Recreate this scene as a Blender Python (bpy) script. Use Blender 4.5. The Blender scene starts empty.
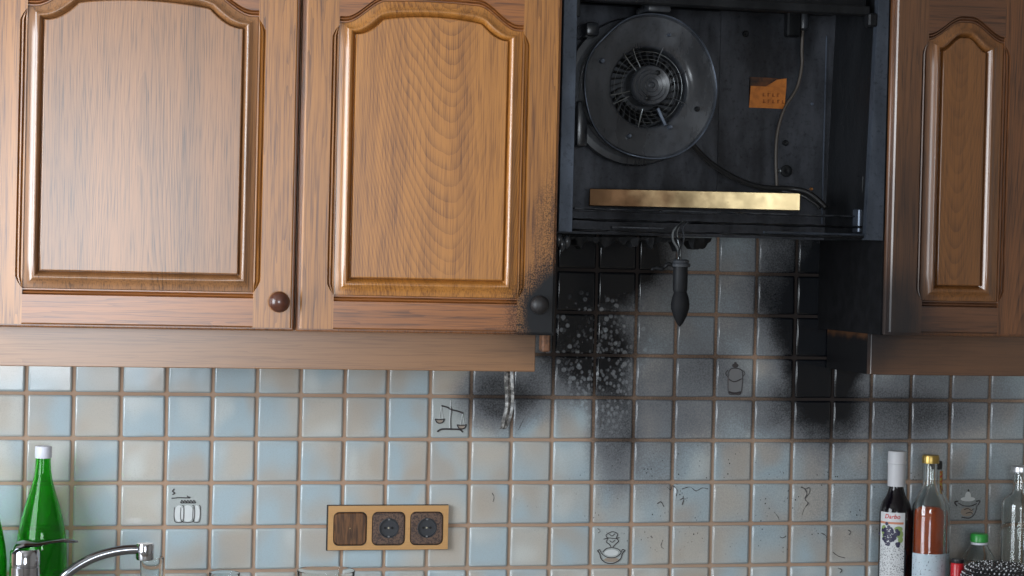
import bpy, bmesh, math, random
from mathutils import Matrix, Vector
random.seed(7)
SC = bpy.context.scene
COL = SC.collection
H = 1.28                      # height of the tile corner that serves as origin above the floor

# ---------------------------------------------------------------- camera
F = 2105.8
YAW, PITCH, ROLL = 0.231814, -0.015144, 0.023764
CAM = Vector((-0.027713, -3.745981, 0.257559 + H))
_f = Vector((math.sin(YAW)*math.cos(PITCH), math.cos(YAW)*math.cos(PITCH), math.sin(PITCH)))
_r0 = Vector((math.cos(YAW), -math.sin(YAW), 0)); _u0 = _r0.cross(_f)
RI = _r0*math.cos(ROLL) + _u0*math.sin(ROLL); UP = -_r0*math.sin(ROLL) + _u0*math.cos(ROLL); FW = _f
cd = bpy.data.cameras.new('camera'); cam = bpy.data.objects.new('camera', cd); COL.objects.link(cam)
cd.sensor_width = 36; cd.lens = F/1024*36; cd.clip_start = .05; cd.clip_end = 60
M = Matrix.Identity(4)
for i in range(3):
    M[i][0] = RI[i]; M[i][1] = UP[i]; M[i][2] = -FW[i]; M[i][3] = CAM[i]
cam.matrix_world = M
SC.camera = cam

def un(u, v, Y):              # photo pixel -> world point on the plane y = Y
    d = FW + RI*((u-512)/F) + UP*((288-v)/F)
    return CAM + d*((Y-CAM.y)/d.y)

# ---------------------------------------------------------------- world, lights, exposure
W = bpy.data.worlds.new('world'); SC.world = W; W.use_nodes = True
W.node_tree.nodes['Background'].inputs[0].default_value = (.75, .87, 1, 1)
W.node_tree.nodes['Background'].inputs[1].default_value = .6
SC.view_settings.view_transform = 'Standard'; SC.view_settings.look = 'None'
SC.view_settings.exposure = -0.05; SC.view_settings.gamma = 1; SC.view_settings.use_curve_mapping = False
def area(name, loc, rot, sx, sy, power, color):
    l = bpy.data.lights.new(name, 'AREA'); l.shape = 'RECTANGLE'; l.size = sx; l.size_y = sy
    l.energy = power; l.color = color
    o = bpy.data.objects.new(name, l); COL.objects.link(o); o.location = loc; o.rotation_euler = rot
    return o
RX0, RX1, RY0, RZ1 = -1.25, 3.4, -5.0, 2.55          # room: left, right, rear, ceiling
W1 = (-.55, .62, 1.02, 2.05)                          # rear window x0,x1,z0,z1
W2 = (-2.2, -.75, .95, 2.2)                         # left window y0,y1,z0,z1
area('daylight_rear', ((W1[0]+W1[1])/2, RY0-.015, (W1[2]+W1[3])/2), (math.pi/2, 0, 0), W1[1]-W1[0], W1[3]-W1[2], 60, (.86, .93, 1))
area('daylight_left', (RX0-.015, (W2[0]+W2[1])/2, (W2[2]+W2[3])/2), (math.pi/2, 0, -math.pi/2), W2[1]-W2[0], W2[3]-W2[2], 72, (.86, .93, 1))

# ---------------------------------------------------------------- mesh helpers
class MB:
    def __init__(s): s.v = []; s.f = []
    def add(s, vs, fs):
        o = len(s.v); s.v += [tuple(p) for p in vs]; s.f += [tuple(i+o for i in f) for f in fs]
    def box(s, x0, x1, y0, y1, z0, z1, bev=0, seg=1):
        bm = bmesh.new(); bmesh.ops.create_cube(bm, size=1)
        for v in bm.verts:
            v.co = ((x0+x1)/2+v.co.x*(x1-x0), (y0+y1)/2+v.co.y*(y1-y0), (z0+z1)/2+v.co.z*(z1-z0))
        if bev: bmesh.ops.bevel(bm, geom=bm.edges[:], offset=bev, segments=seg, affect='EDGES', profile=.5)
        s.bm(bm); return s
    def bm(s, bm):
        bm.verts.index_update(); s.add([v.co for v in bm.verts], [[v.index for v in f.verts] for f in bm.faces]); bm.free()
    def tube(s, path, r, n=8, cap=True):
        P = [Vector(p) for p in path]; m = len(P); rs = r if isinstance(r, (list, tuple)) else [r]*m
        T = [(P[min(i+1, m-1)]-P[max(i-1, 0)]).normalized() for i in range(m)]
        a = Vector((0, 0, 1)) if abs(T[0].z) < .9 else Vector((1, 0, 0))
        N = (a-T[0]*a.dot(T[0])).normalized(); vs = []
        for i in range(m):
            N = (N-T[i]*N.dot(T[i])).normalized(); B = T[i].cross(N)
            vs += [P[i]+(N*math.cos(2*math.pi*k/n)+B*math.sin(2*math.pi*k/n))*rs[i] for k in range(n)]
        fs = [(i*n+k, i*n+(k+1) % n, (i+1)*n+(k+1) % n, (i+1)*n+k) for i in range(m-1) for k in range(n)]
        if cap: fs += [tuple(range(n-1, -1, -1)), tuple((m-1)*n+k for k in range(n))]
        s.add(vs, fs); return s
    def lathe(s, c, prof, n=32, axis='z', fn=None):   # prof: (radius, offset along axis)
        vs = []; fs = []; m = len(prof)
        for (r, h) in prof:
            for k in range(n):
                a = 2*math.pi*k/n; x, y = r*math.cos(a), r*math.sin(a)
                if fn: x, y, h2 = fn(a, r, h)
                else: h2 = h
                vs.append((c[0]+x, c[1]+y, c[2]+h2) if axis == 'z' else (c[0]+x, c[1]+h2, c[2]+y))
        for i in range(m-1):
            for k in range(n):
                q = (i*n+k, i*n+(k+1) % n, (i+1)*n+(k+1) % n, (i+1)*n+k)
                fs.append(q if axis == 'z' else q[::-1])
        if prof[0][0] > 1e-6: fs.append(tuple(range(n))[::-1] if axis == 'z' else tuple(range(n)))
        if prof[-1][0] > 1e-6:
            e = tuple((m-1)*n+k for k in range(n)); fs.append(e if axis == 'z' else e[::-1])
        s.add(vs, fs); return s
    def grid(s, P, yb):                               # P[row][col] front points, skirt to y = yb
        R, C = len(P), len(P[0]); vs = [p for r in P for p in r]
        fs = [(r*C+c, r*C+c+1, (r+1)*C+c+1, (r+1)*C+c) for r in range(R-1) for c in range(C-1)]
        rim = [c for c in range(C)]+[r*C+C-1 for r in range(1, R)]+[(R-1)*C+c for c in range(C-2, -1, -1)]+[r*C for r in range(R-2, 0, -1)]
        o = len(vs); vs += [(vs[i][0], yb, vs[i][2]) for i in rim]; k = len(rim)
        fs += [(rim[(i+1) % k], rim[i], o+i, o+(i+1) % k) for i in range(k)]
        fs.append(tuple(o+i for i in range(k))[::-1])
        s.add(vs, fs); return s
    def build(s, name, mat, parent=None, smooth=None, loc=None):
        # vertices are given in world space; the origin goes to the parent's (or loc)
        me = bpy.data.meshes.new(name)
        base = Vector(parent_loc(parent)) if parent else Vector(loc or (0, 0, 0))
        me.from_pydata([tuple(Vector(p)-base) for p in s.v], [], s.f)
        bm = bmesh.new(); bm.from_mesh(me)
        bmesh.ops.remove_doubles(bm, verts=bm.verts[:], dist=1e-6)
        bmesh.ops.recalc_face_normals(bm, faces=bm.faces[:]); bm.to_mesh(me); bm.free()
        if mat: me.materials.append(mat)
        if smooth is not None:
            me.polygons.foreach_set('use_smooth', [True]*len(me.polygons)); me.set_sharp_from_angle(angle=math.radians(smooth))
            for pg in me.polygons:
                if pg.area > .0015 and pg.loop_total >= 4: pg.use_smooth = False
        o = bpy.data.objects.new(name, me); COL.objects.link(o)
        if parent: o.parent = parent
        else: o.location = base
        return o
def parent_loc(p):
    l = Vector((0, 0, 0))
    while p: l += p.location; p = p.parent
    return l
def tag(o, label=None, cat=None, group=None, kind=None):
    if label: o['label'] = label
    if cat: o['category'] = cat
    if group: o['group'] = group
    if kind: o['kind'] = kind
    return o
def empty(name, loc, label=None, cat=None, group=None):
    o = bpy.data.objects.new(name, None); COL.objects.link(o); o.location = loc; o.empty_display_size = .05
    return tag(o, label, cat, group)
def spline(P, n=8):                                   # Catmull-Rom through the points
    P = [Vector(p) for p in P]; Q = [P[0]*2-P[1]]+P+[P[-1]*2-P[-2]]; out = []
    for i in range(1, len(Q)-2):
        for k in range(n):
            t = k/n; a, b, c, d = Q[i-1:i+3]
            out.append(.5*(2*b+(c-a)*t+(2*a-5*b+4*c-d)*t*t+(3*b-a-3*c+d)*t**3))
    return out+[P[-1]]
def sstep(t): t = max(0, min(1, t)); return t*t*(3-2*t)

# ---------------------------------------------------------------- material helpers
class NT:
    def __init__(s, name):
        s.m = bpy.data.materials.new(name); s.m.use_nodes = True; s.t = s.m.node_tree
        s.b = s.t.nodes['Principled BSDF']; s._pos = None
    def n(s, k, **kw):
        nd = s.t.nodes.new('ShaderNode'+k)
        for a, b in kw.items(): setattr(nd, a, b)
        return nd
    def put(s, sock, v):
        if hasattr(v, 'is_output') or isinstance(v, bpy.types.NodeSocket): s.t.links.new(v, sock)
        elif isinstance(v, (tuple, list)): sock.default_value = tuple(v)+((1,) if len(v) == 3 and len(sock.default_value) == 4 else ())
        else: sock.default_value = v
    def math(s, op, a, b=0., c=0., clamp=False):
        nd = s.n('Math', operation=op, use_clamp=clamp)
        for i, v in enumerate((a, b, c)): s.put(nd.inputs[i], v)
        return nd.outputs[0]
    def vec(s, op, a, b=(0, 0, 0)):
        nd = s.n('VectorMath', operation=op); s.put(nd.inputs[0], a); s.put(nd.inputs[1], b)
        return nd.outputs['Value'] if op in ('LENGTH', 'DOT_PRODUCT', 'DISTANCE') else nd.outputs[0]
    def pos(s):
        if not s._pos: s._pos = s.n('NewGeometry').outputs['Position']
        return s._pos
    def noise(s, vec, scale, detail=2, rough=.5, dist=0):
        nd = s.n('TexNoise'); s.put(nd.inputs['Vector'], vec); s.put(nd.inputs['Scale'], scale)
        s.put(nd.inputs['Detail'], detail); s.put(nd.inputs['Roughness'], rough); s.put(nd.inputs['Distortion'], dist)
        return nd.outputs[0]
    def voro(s, vec, scale, out='Distance', rnd=1):
        nd = s.n('TexVoronoi'); s.put(nd.inputs['Vector'], vec); s.put(nd.inputs['Scale'], scale); s.put(nd.inputs['Randomness'], rnd)
        return nd.outputs[out]
    def map(s, v, a, b, c=0., d=1., smooth=True):
        nd = s.n('MapRange', interpolation_type='SMOOTHSTEP' if smooth else 'LINEAR')
        for i, x in enumerate((v, a, b, c, d)): s.put(nd.inputs[i], x)
        return nd.outputs[0]
    def mix(s, f, a, b, mode='MIX'):
        nd = s.n('Mix', data_type='RGBA', blend_type=mode); s.put(nd.inputs[0], f); s.put(nd.inputs[6], a); s.put(nd.inputs[7], b)
        return nd.outputs[2]
    def set(s, **kw):
        for k, v in kw.items(): s.put(s.b.inputs[k.replace('_', ' ')], v)
        return s
    def bump(s, h, strength=.3, dist=.002):
        nd = s.n('Bump'); s.put(nd.inputs['Strength'], strength); s.put(nd.inputs['Distance'], dist); s.put(nd.inputs['Height'], h)
        s.put(s.b.inputs['Normal'], nd.outputs[0])
    def blobs(s, lst, wob=.38, Y=0.):                 # soot stains: soft ellipses on the wall plane, given by photo pixel and radius in px
        p = s.pos(); w = s.noise(p, 14, 3)
        acc = None
        for (u, v, ru, rv, a) in lst:
            c = un(u, v, Y); e = un(u+ru, v, Y)-c; g = un(u, v+rv, Y)-c
            d = s.vec('SUBTRACT', p, (c.x, 0, c.z)); d = s.vec('MULTIPLY', d, (1/e.x, 0, 1/abs(g.z)))
            r = s.math('ADD', s.vec('LENGTH', d), s.math('MULTIPLY_ADD', w, wob, -wob/2))
            k = s.map(r, 1.25, .35, 0, a)
            acc = k if acc is None else s.math('MAXIMUM', acc, k) if a > .9 else s.math('SUBTRACT', s.math('ADD', acc, k), s.math('MULTIPLY', acc, k))
        return acc

def simple(name, col, rough=.5, metal=0, noise=0, ncol=None, nscale=20, **kw):
    t = NT(name); c = col
    if noise: c = t.mix(t.math('MULTIPLY', t.map(t.noise(t.pos(), nscale, 4), .35, .7), noise), col, ncol or tuple(x*.5 for x in col))
    t.set(Base_Color=c, Roughness=rough, Metallic=metal, **kw); return t.m

SOOT = (.0055, .0065, .0088)
WOODSOOT = [(558, 314, 52, 58, 1.4), (556, 250, 30, 90, .42), (525, 345, 60, 26, .26),
            (880, 318, 52, 62, .80), (895, 250, 40, 120, .40), (900, 345, 80, 40, .45)]
def wood(name, lite, dark, axis='z', cath=None, soot=True, rough=.36, coat=1.0, grain=1.0, speck=1., sootk=1.):
    t = NT(name); p = t.pos()
    sx = t.n('SeparateXYZ'); t.put(sx.inputs[0], p); X, Y, Z = sx.outputs
    st = (1, 1, .06) if axis == 'z' else (.06, 1, 1)
    pv = t.vec('MULTIPLY', p, st)
    n1 = t.noise(pv, 34, 3, .55)
    fine = t.noise(t.vec('MULTIPLY', p, (1, 1, .022) if axis == 'z' else (.022, 1, 1)), 520, 2, .6)
    if cath:                                          # flat-sawn figure: nested curves
        x0, k, m = cath
        dx = t.math('SUBTRACT', X, x0); wob = t.noise(t.vec('MULTIPLY', p, (1, 1, .3)), 6, 2, .5)
        q = t.math('ADD', t.math('MULTIPLY', t.math('MULTIPLY', dx, dx), k), t.math('MULTIPLY', Z, m))
        q = t.math('ADD', q, t.math('MULTIPLY', wob, 9.))
        q = t.math('ADD', q, t.math('MULTIPLY', t.noise(t.vec('MULTIPLY', p, (1, 1, .15)), 190, 2), .2))
        fr = t.math('FRACT', q); band = t.math('POWER', fr, 2.2)
        band = t.math('MULTIPLY', band, t.map(t.noise(t.vec('MULTIPLY', p, (1, 1, .2)), 9, 2), .25, .6))
    else:
        a = t.math('ADD', t.math('MULTIPLY', X if axis == 'z' else Z, 70), t.math('MULTIPLY', n1, 6))
        band = t.math('POWER', t.math('FRACT', a), 4.0)
    g = t.math('ADD', t.math('MULTIPLY', band, .55*grain), t.math('MULTIPLY', t.map(fine, .45, .68), .62*grain))
    g = t.math('ADD', g, t.map(n1, .3, .75, -.12, .3), clamp=True)
    c = t.mix(g, lite, dark)
    rg = rough
    if soot:
        s = t.math('MULTIPLY', t.math('MINIMUM', t.blobs(WOODSOOT, Y=-.3), 1.), sootk)
        sp = t.map(t.noise(p, 420, 2, .7), .38, .62)                    # speckled edge of the deposit
        s2 = t.math('ADD', s, t.math('MULTIPLY', t.math('MULTIPLY', s, t.math('SUBTRACT', 1., s)), t.math('MULTIPLY', t.map(sx.outputs[0], 1.2, .95, 0, speck), t.math('MULTIPLY_ADD', sp, 2.6, -1.1))), clamp=True)
        c = t.mix(s2, c, SOOT); rg = t.math('MULTIPLY_ADD', s2, .3, rough)
        t.set(Coat_Weight=t.math('MULTIPLY', t.math('SUBTRACT', 1., s2), coat))
    else: t.set(Coat_Weight=coat)
    t.set(Base_Color=c, Roughness=rg, Coat_Roughness=.30, Coat_IOR=1.62)
    t.bump(t.math('MULTIPLY', fine, -1.0), .12, .0008)
    return t.m

OAK_L, OAK_D = (.41, .165, .032), (.13, .042, .008)
m_stile = wood('oak_vertical', OAK_L, OAK_D)
m_rail = wood('oak_horizontal', (.34, .118, .026), (.125, .040, .010), 'x')
m_val = wood('oak_valance', (.31, .148, .058), (.16, .070, .027), 'x', grain=.7, speck=0., sootk=.5)
m_edge = wood('oak_edge', (.26, .09, .02), (.09, .029, .006))
m_p1 = wood('oak_panel_a', (.33, .145, .050), (.085, .037, .015), cath=(.165, 2300, 13))
m_p2 = wood('oak_panel_b', (.48, .195, .036), (.17, .056, .010), cath=(.655, 900, -42))
m_p3 = wood('oak_panel_c', (.215, .083, .020), (.08, .028, .007), cath=(1.58, 3000, -30))  # right cabinet woods from here on: soot film plus painted-in light falloff
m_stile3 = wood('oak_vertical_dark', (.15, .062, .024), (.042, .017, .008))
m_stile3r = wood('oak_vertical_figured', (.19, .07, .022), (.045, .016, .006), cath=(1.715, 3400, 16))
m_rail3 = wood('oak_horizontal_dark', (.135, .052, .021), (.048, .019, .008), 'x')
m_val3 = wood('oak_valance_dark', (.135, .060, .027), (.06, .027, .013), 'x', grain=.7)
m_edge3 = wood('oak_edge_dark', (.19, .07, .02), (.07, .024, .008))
m_knob = simple('knob_wood', (.085, .026, .014), .3, noise=.6, nscale=60, Coat_Weight=.4)
m_knobsoot = simple('knob_soot', (.012, .011, .012), .5)
m_char = simple('charred', (.004, .0042, .005), .65, noise=.7, ncol=(.009, .009, .011), nscale=45, Specular_IOR_Level=.16)
m_carcass = simple('carcass_board', (.42, .22, .09), .5)

# ---------------------------------------------------------------- tiled wall
TSOOT = [(585, 245, 92, 74, 1.7), (826, 330, 52, 120, 1.3), (695, 305, 100, 110, .50), (592, 345, 58, 62, .80), (788, 285, 50, 100, .80), (560, 300, 40, 80, .7),
         (614, 425, 30, 76, .62), (500, 398, 52, 42, .80), (552, 380, 46, 46, .5), (890, 416, 84, 40, .52), (800, 405, 66, 44, .66),
         (655, 440, 40, 60, .35), (700, 395, 60, 60, .45), (940, 395, 90, 40, .42), (990, 470, 200, 150, .36), (720, 480, 220, 110, .22)]  # wide faint ellipse at right: dingy film that also paints the light falloff
def soot_tiles(t, spots=1.):
    s = t.blobs(TSOOT); p = t.pos()
    s = t.math('MINIMUM', s, 1.)
    c = un(595, 338, 0); d = t.vec('SUBTRACT', p, (c.x, 0, c.z)); d = t.vec('MULTIPLY', d, (1/.12, 0, 1/.10))
    reg = t.map(t.vec('LENGTH', d), 1.15, .5)
    spot = t.map(t.voro(t.vec('MULTIPLY', p, (1, 0, 1)), 75), .42, .26)
    vis = t.map(t.voro(t.vec('MULTIPLY', p, (1, 0, 1)), 75, 'Color'), .18, .4)
    s = t.math('SUBTRACT', s, t.math('MULTIPLY', t.math('MULTIPLY', spot, vis), t.math('MULTIPLY', reg, .30*spots)), clamp=True)
    c = un(602, 372, 0); d = t.vec('SUBTRACT', p, (c.x, 0, c.z)); d = t.vec('MULTIPLY', d, (1/.085, 0, 1/.13))
    leo = t.math('MULTIPLY', t.map(t.vec('LENGTH', d), 1.1, .5), t.map(t.voro(t.vec('MULTIPLY', p, (1, 0, .8)), 130), .5, .25, -.09*spots, .12*spots))
    s = t.math('SUBTRACT', s, t.math('MULTIPLY', leo, t.map(s, .2, .5)), clamp=True)
    # fine blotches inside the half-burnt zone
    bl = t.math('MULTIPLY', t.math('MULTIPLY', s, t.math('SUBTRACT', 1., s)), t.math('MULTIPLY_ADD', t.noise(p, 330, 3, .7), 2.2, -1.1))
    s = t.math('ADD', s, bl, clamp=True)
    # droplets spattered over the lower right tiles
    c = un(760, 500, 0); d = t.vec('SUBTRACT', p, (c.x, 0, c.z)); d = t.vec('MULTIPLY', d, (1/.5, 0, 1/.13))
    reg2 = t.map(t.vec('LENGTH', d), 1.1, .5)
    sp = t.math('MULTIPLY', t.map(t.voro(t.vec('MULTIPLY', p, (1, 0, .75)), 150), .21, .12), t.map(t.noise(p, 26, 2), .50, .62))
    return s, t.math('MULTIPLY', sp, reg2)
def tile_mat(name, plain=False):
    t = NT(name); p = t.pos(); oi = t.n('ObjectInfo').outputs['Random']
    tc = t.n('TexCoord').outputs['Object']
    off = t.n('CombineXYZ'); t.put(off.inputs[0], t.math('MULTIPLY', oi, 37.)); t.put(off.inputs[1], t.math('MULTIPLY', oi, 91.)); t.put(off.inputs[2], t.math('MULTIPLY', oi, 53.))
    q = t.vec('ADD', t.vec('MULTIPLY', tc, (8.5, 0, 7)), off.outputs[0])
    n = t.noise(q, 1.0, .6, .4); n2 = t.noise(q, 1.5, .6, .4)
    blue = t.map(t.math('ADD', n, t.math('MULTIPLY_ADD', oi, .22, -.11)), .36, .62)
    c = t.mix(blue, (.51, .475, .42), (.40, .495, .54))
    c = t.mix(t.map(n2, .50, .72, 0, .75), c, (.45, .385, .32))
    c = t.mix(t.map(n2, .42, .22, 0, .7), c, (.60, .63, .61))
    if plain: c = (.43, .46, .45)
    # flashed brownish glaze towards the tile edges
    sx = t.n('SeparateXYZ'); t.put(sx.inputs[0], tc)
    ed = t.math('MAXIMUM', t.math('ABSOLUTE', sx.outputs[0]), t.math('ABSOLUTE', sx.outputs[2]))
    c = t.mix(t.map(ed, .020, .0365, 0, .32), c, (.42, .46, .47))
    c = t.mix(t.map(t.noise(p, 600, 2), .45, .75, 0, .22), c, (.25, .24, .23))
    s, sp = soot_tiles(t)
    gray_sheen = t.mix(t.map(s, .0, .70), c, (.165, .173, .187))  # half-sooted glaze, its grey lightened to paint in the sheen
    c2 = t.mix(t.map(s, .60, .96), gray_sheen, SOOT)
    c2 = t.mix(sp, c2, (.02, .018, .018))
    t.set(Base_Color=c2, Roughness=t.math('MULTIPLY_ADD', s, .07, .12), Specular_IOR_Level=.5)
    t.bump(t.noise(p, 30, 1), .05, .003); return t.m
m_tile = tile_mat('glazed_tile'); m_tileplain = tile_mat('glazed_tile_plain', True)
t = NT('grout'); s, sp = soot_tiles(t, 0.)
g = t.mix(t.noise(t.pos(), 40, 3), (.46, .30, .205), (.36, .235, .165))
g = t.mix(t.map(t.noise(t.pos(), 3, 1), .4, .6, 0, .3), g, (.40, .32, .25))
sx = t.n('SeparateXYZ'); t.put(sx.inputs[0], t.pos())   # painted plaster above and beside the tiled field
out = t.math('MAXIMUM', t.math('GREATER_THAN', sx.outputs[0], 1.52), t.math('LESS_THAN', sx.outputs[0], .8))
out = t.math('MULTIPLY', out, t.math('GREATER_THAN', sx.outputs[2], H+.0783))
out = t.math('MAXIMUM', out, t.math('GREATER_THAN', sx.outputs[2], H+.0783*5))
g = t.mix(out, g, (.60, .57, .52))
g = t.mix(t.map(s, .12, .95, 0, 1.), g, (.014, .0085, .007))
t.set(Base_Color=g, Roughness=.85); t.bump(t.noise(t.pos(), 300, 3), .3, .001); m_grout = t.m
m_plaster = simple('plaster', (.44, .42, .39), .9, noise=.25, ncol=(.39, .37, .345), nscale=6)

def struct(name, mb, mat, parent=None, kind='structure'):
    o = mb.build(name, mat, parent); o['kind'] = kind; return o
wall = struct('wall_front', MB().box(RX0-.1, RX1+.1, 0, .12, 0, RZ1+.1), m_grout)
tag(wall, 'kitchen wall covered in pale blue and beige square tiles with brown grout', 'wall')
struct('floor', MB().box(RX0-.1, RX1+.1, RY0-.12, .12, -.1, 0), simple('floor_vinyl', (.30, .23, .16), .5, noise=.5, nscale=5))
struct('ceiling', MB().box(RX0-.1, RX1+.1, RY0-.12, .12, RZ1, RZ1+.1), m_plaster)
struct('wall_right', MB().box(RX1, RX1+.1, RY0, 0, 0, RZ1), m_plaster)
b = MB().box(RX0-.12, RX0, RY0, W2[0], 0, RZ1).box(RX0-.12, RX0, W2[1], 0, 0, RZ1).box(RX0-.12, RX0, W2[0], W2[1], 0, W2[2]).box(RX0-.12, RX0, W2[0], W2[1], W2[3], RZ1)
struct('wall_left', b, m_plaster)
b = MB().box(RX0-.12, W1[0], RY0-.12, RY0, 0, RZ1).box(W1[1], RX1+.1, RY0-.12, RY0, 0, RZ1).box(W1[0], W1[1], RY0-.12, RY0, 0, W1[2]).box(W1[0], W1[1], RY0-.12, RY0, W1[3], RZ1)
struct('wall_rear', b, m_plaster)
m_white = simple('white_paint', (.75, .75, .73), .4)
fr = MB(); x0, x1, z0, z1 = W1
for a in ((x0, x0+.05, z0, z1), (x1-.05, x1, z0, z1), (x0, x1, z0, z0+.05), (x0, x1, z1-.05, z1), ((x0+x1)/2-.03, (x0+x1)/2+.03, z0, z1)):
    fr.box(a[0], a[1], RY0-.08, RY0-.03, a[2], a[3])
w_ = struct('window_1', fr, m_white)
m_pane = NT('window_pane').set(Base_Color=(.95, .98, 1), Roughness=.0, IOR=1.45, Transmission_Weight=1.).m
for xa, xb in ((x0+.05, (x0+x1)/2-.03), ((x0+x1)/2+.03, x1-.05)): MB().box(xa, xb, RY0-.058, RY0-.052, z0+.05, z1-.05).build('pane', m_pane, w_)
fr = MB(); y0, y1, z0, z1 = W2
for a in ((y0, y0+.05, z0, z1), (y1-.05, y1, z0, z1), (y0, y1, z0, z0+.05), (y0, y1, z1-.05, z1), ((y0+y1)/2-.03, (y0+y1)/2+.03, z0, z1)):
    fr.box(RX0-.08, RX0-.03, a[0], a[1], a[2], a[3])
w_ = struct('window_2', fr, m_white)
for ya, yb in ((y0+.05, (y0+y1)/2-.03), ((y0+y1)/2+.03, y1-.05)): MB().box(RX0-.058, RX0-.052, ya, yb, z0+.05, z1-.05).build('pane', m_pane, w_)

PT = .0783275; TS = .0363; TT = .0036               # tile pitch, half face, how far a tile stands proud
tb = MB().box(-TS, TS, -TT, .002, -TS, TS, .0038, 3)
tile0 = None
MOTIF = {(9, 0): 'scales', (3, 2): 'jars', (13, 3): 'pot', (16, -1): 'churn', (22, 2): 'bowl'}
tiles = {}
CPX = [25.8, 73.2, 121, 166.2, 212.3, 256.5, 300.2, 344.3, 387, 429.5, 470.5, 511.7, 552.2, 593.3, 633.5, 673.5, 713.5, 753, 792.4, 831.5, 870.5, 910, 949.6, 988.8]
CX = {i: un(u, 417, 0).x for i, u in enumerate(CPX)}  # the joints are not quite evenly spaced
for i in range(-1, -6, -1): CX[i] = CX[i+1]-PT
for i in range(len(CPX), 34): CX[i] = CX[i-1]+PT*.985
for j in range(-5, 6):
    for i in range(-4, 31):
        if j < -1 and not 11 <= i <= 19: continue
        loc = Vector(((CX[i]+CX[i+1])/2, 0, H-(j+.5)*PT))
        if tile0 is None:
            o = tb.build('tile', m_tile, None, 60); tile0 = o; o.location = loc
        else:
            o = bpy.data.objects.new('tile', tile0.data); COL.objects.link(o); o.location = loc
        o.parent = wall; o.scale = ((CX[i+1]-CX[i])/PT, 1, 1)
        o.rotation_euler = (random.gauss(0, .006), random.gauss(0, .006), random.gauss(0, .006))
        tiles[(i, j)] = o
m_ink = simple('motif_ink', (.045, .038, .04), .45); m_inkg = simple('motif_grey', (.17, .17, .175), .4); m_inkw = simple('motif_white', (.62, .64, .64), .4); m_inkb = simple('motif_brown', (.33, .27, .22), .45)
tile_plain_me = tile0.data.copy(); tile_plain_me.materials.clear(); tile_plain_me.materials.append(m_tileplain)
def ribbon(mb, pts, w, y=-TT-.0008, n=6, sm=True):    # drawn line; pts in tile units -.5 .. .5
    P = [Vector((a*2*TS, y, b*2*TS)) for a, b in pts]
    if sm and len(P) > 2: P = spline(P, n)
    mb.tube(P, [w*1.05]*len(P), 5)
LAYER = [0]
def disc(mb, cx, cz, rx, rz, y=-TT-.0002, n=16):
    LAYER[0] = (LAYER[0]+1) % 4; y -= .0001*LAYER[0]     # overlapping glaze patches lie on one another
    vs = [(2*TS*(cx+rx*math.cos(2*math.pi*k/n)), y, 2*TS*(cz+rz*math.sin(2*math.pi*k/n))) for k in range(n)]
    vs += [(a, -TT+.001, c) for a, _, c in vs]
    mb.add(vs, [tuple(range(n))[::-1]]+[(k, (k+1) % n, n+(k+1) % n, n+k) for k in range(n)])
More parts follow.
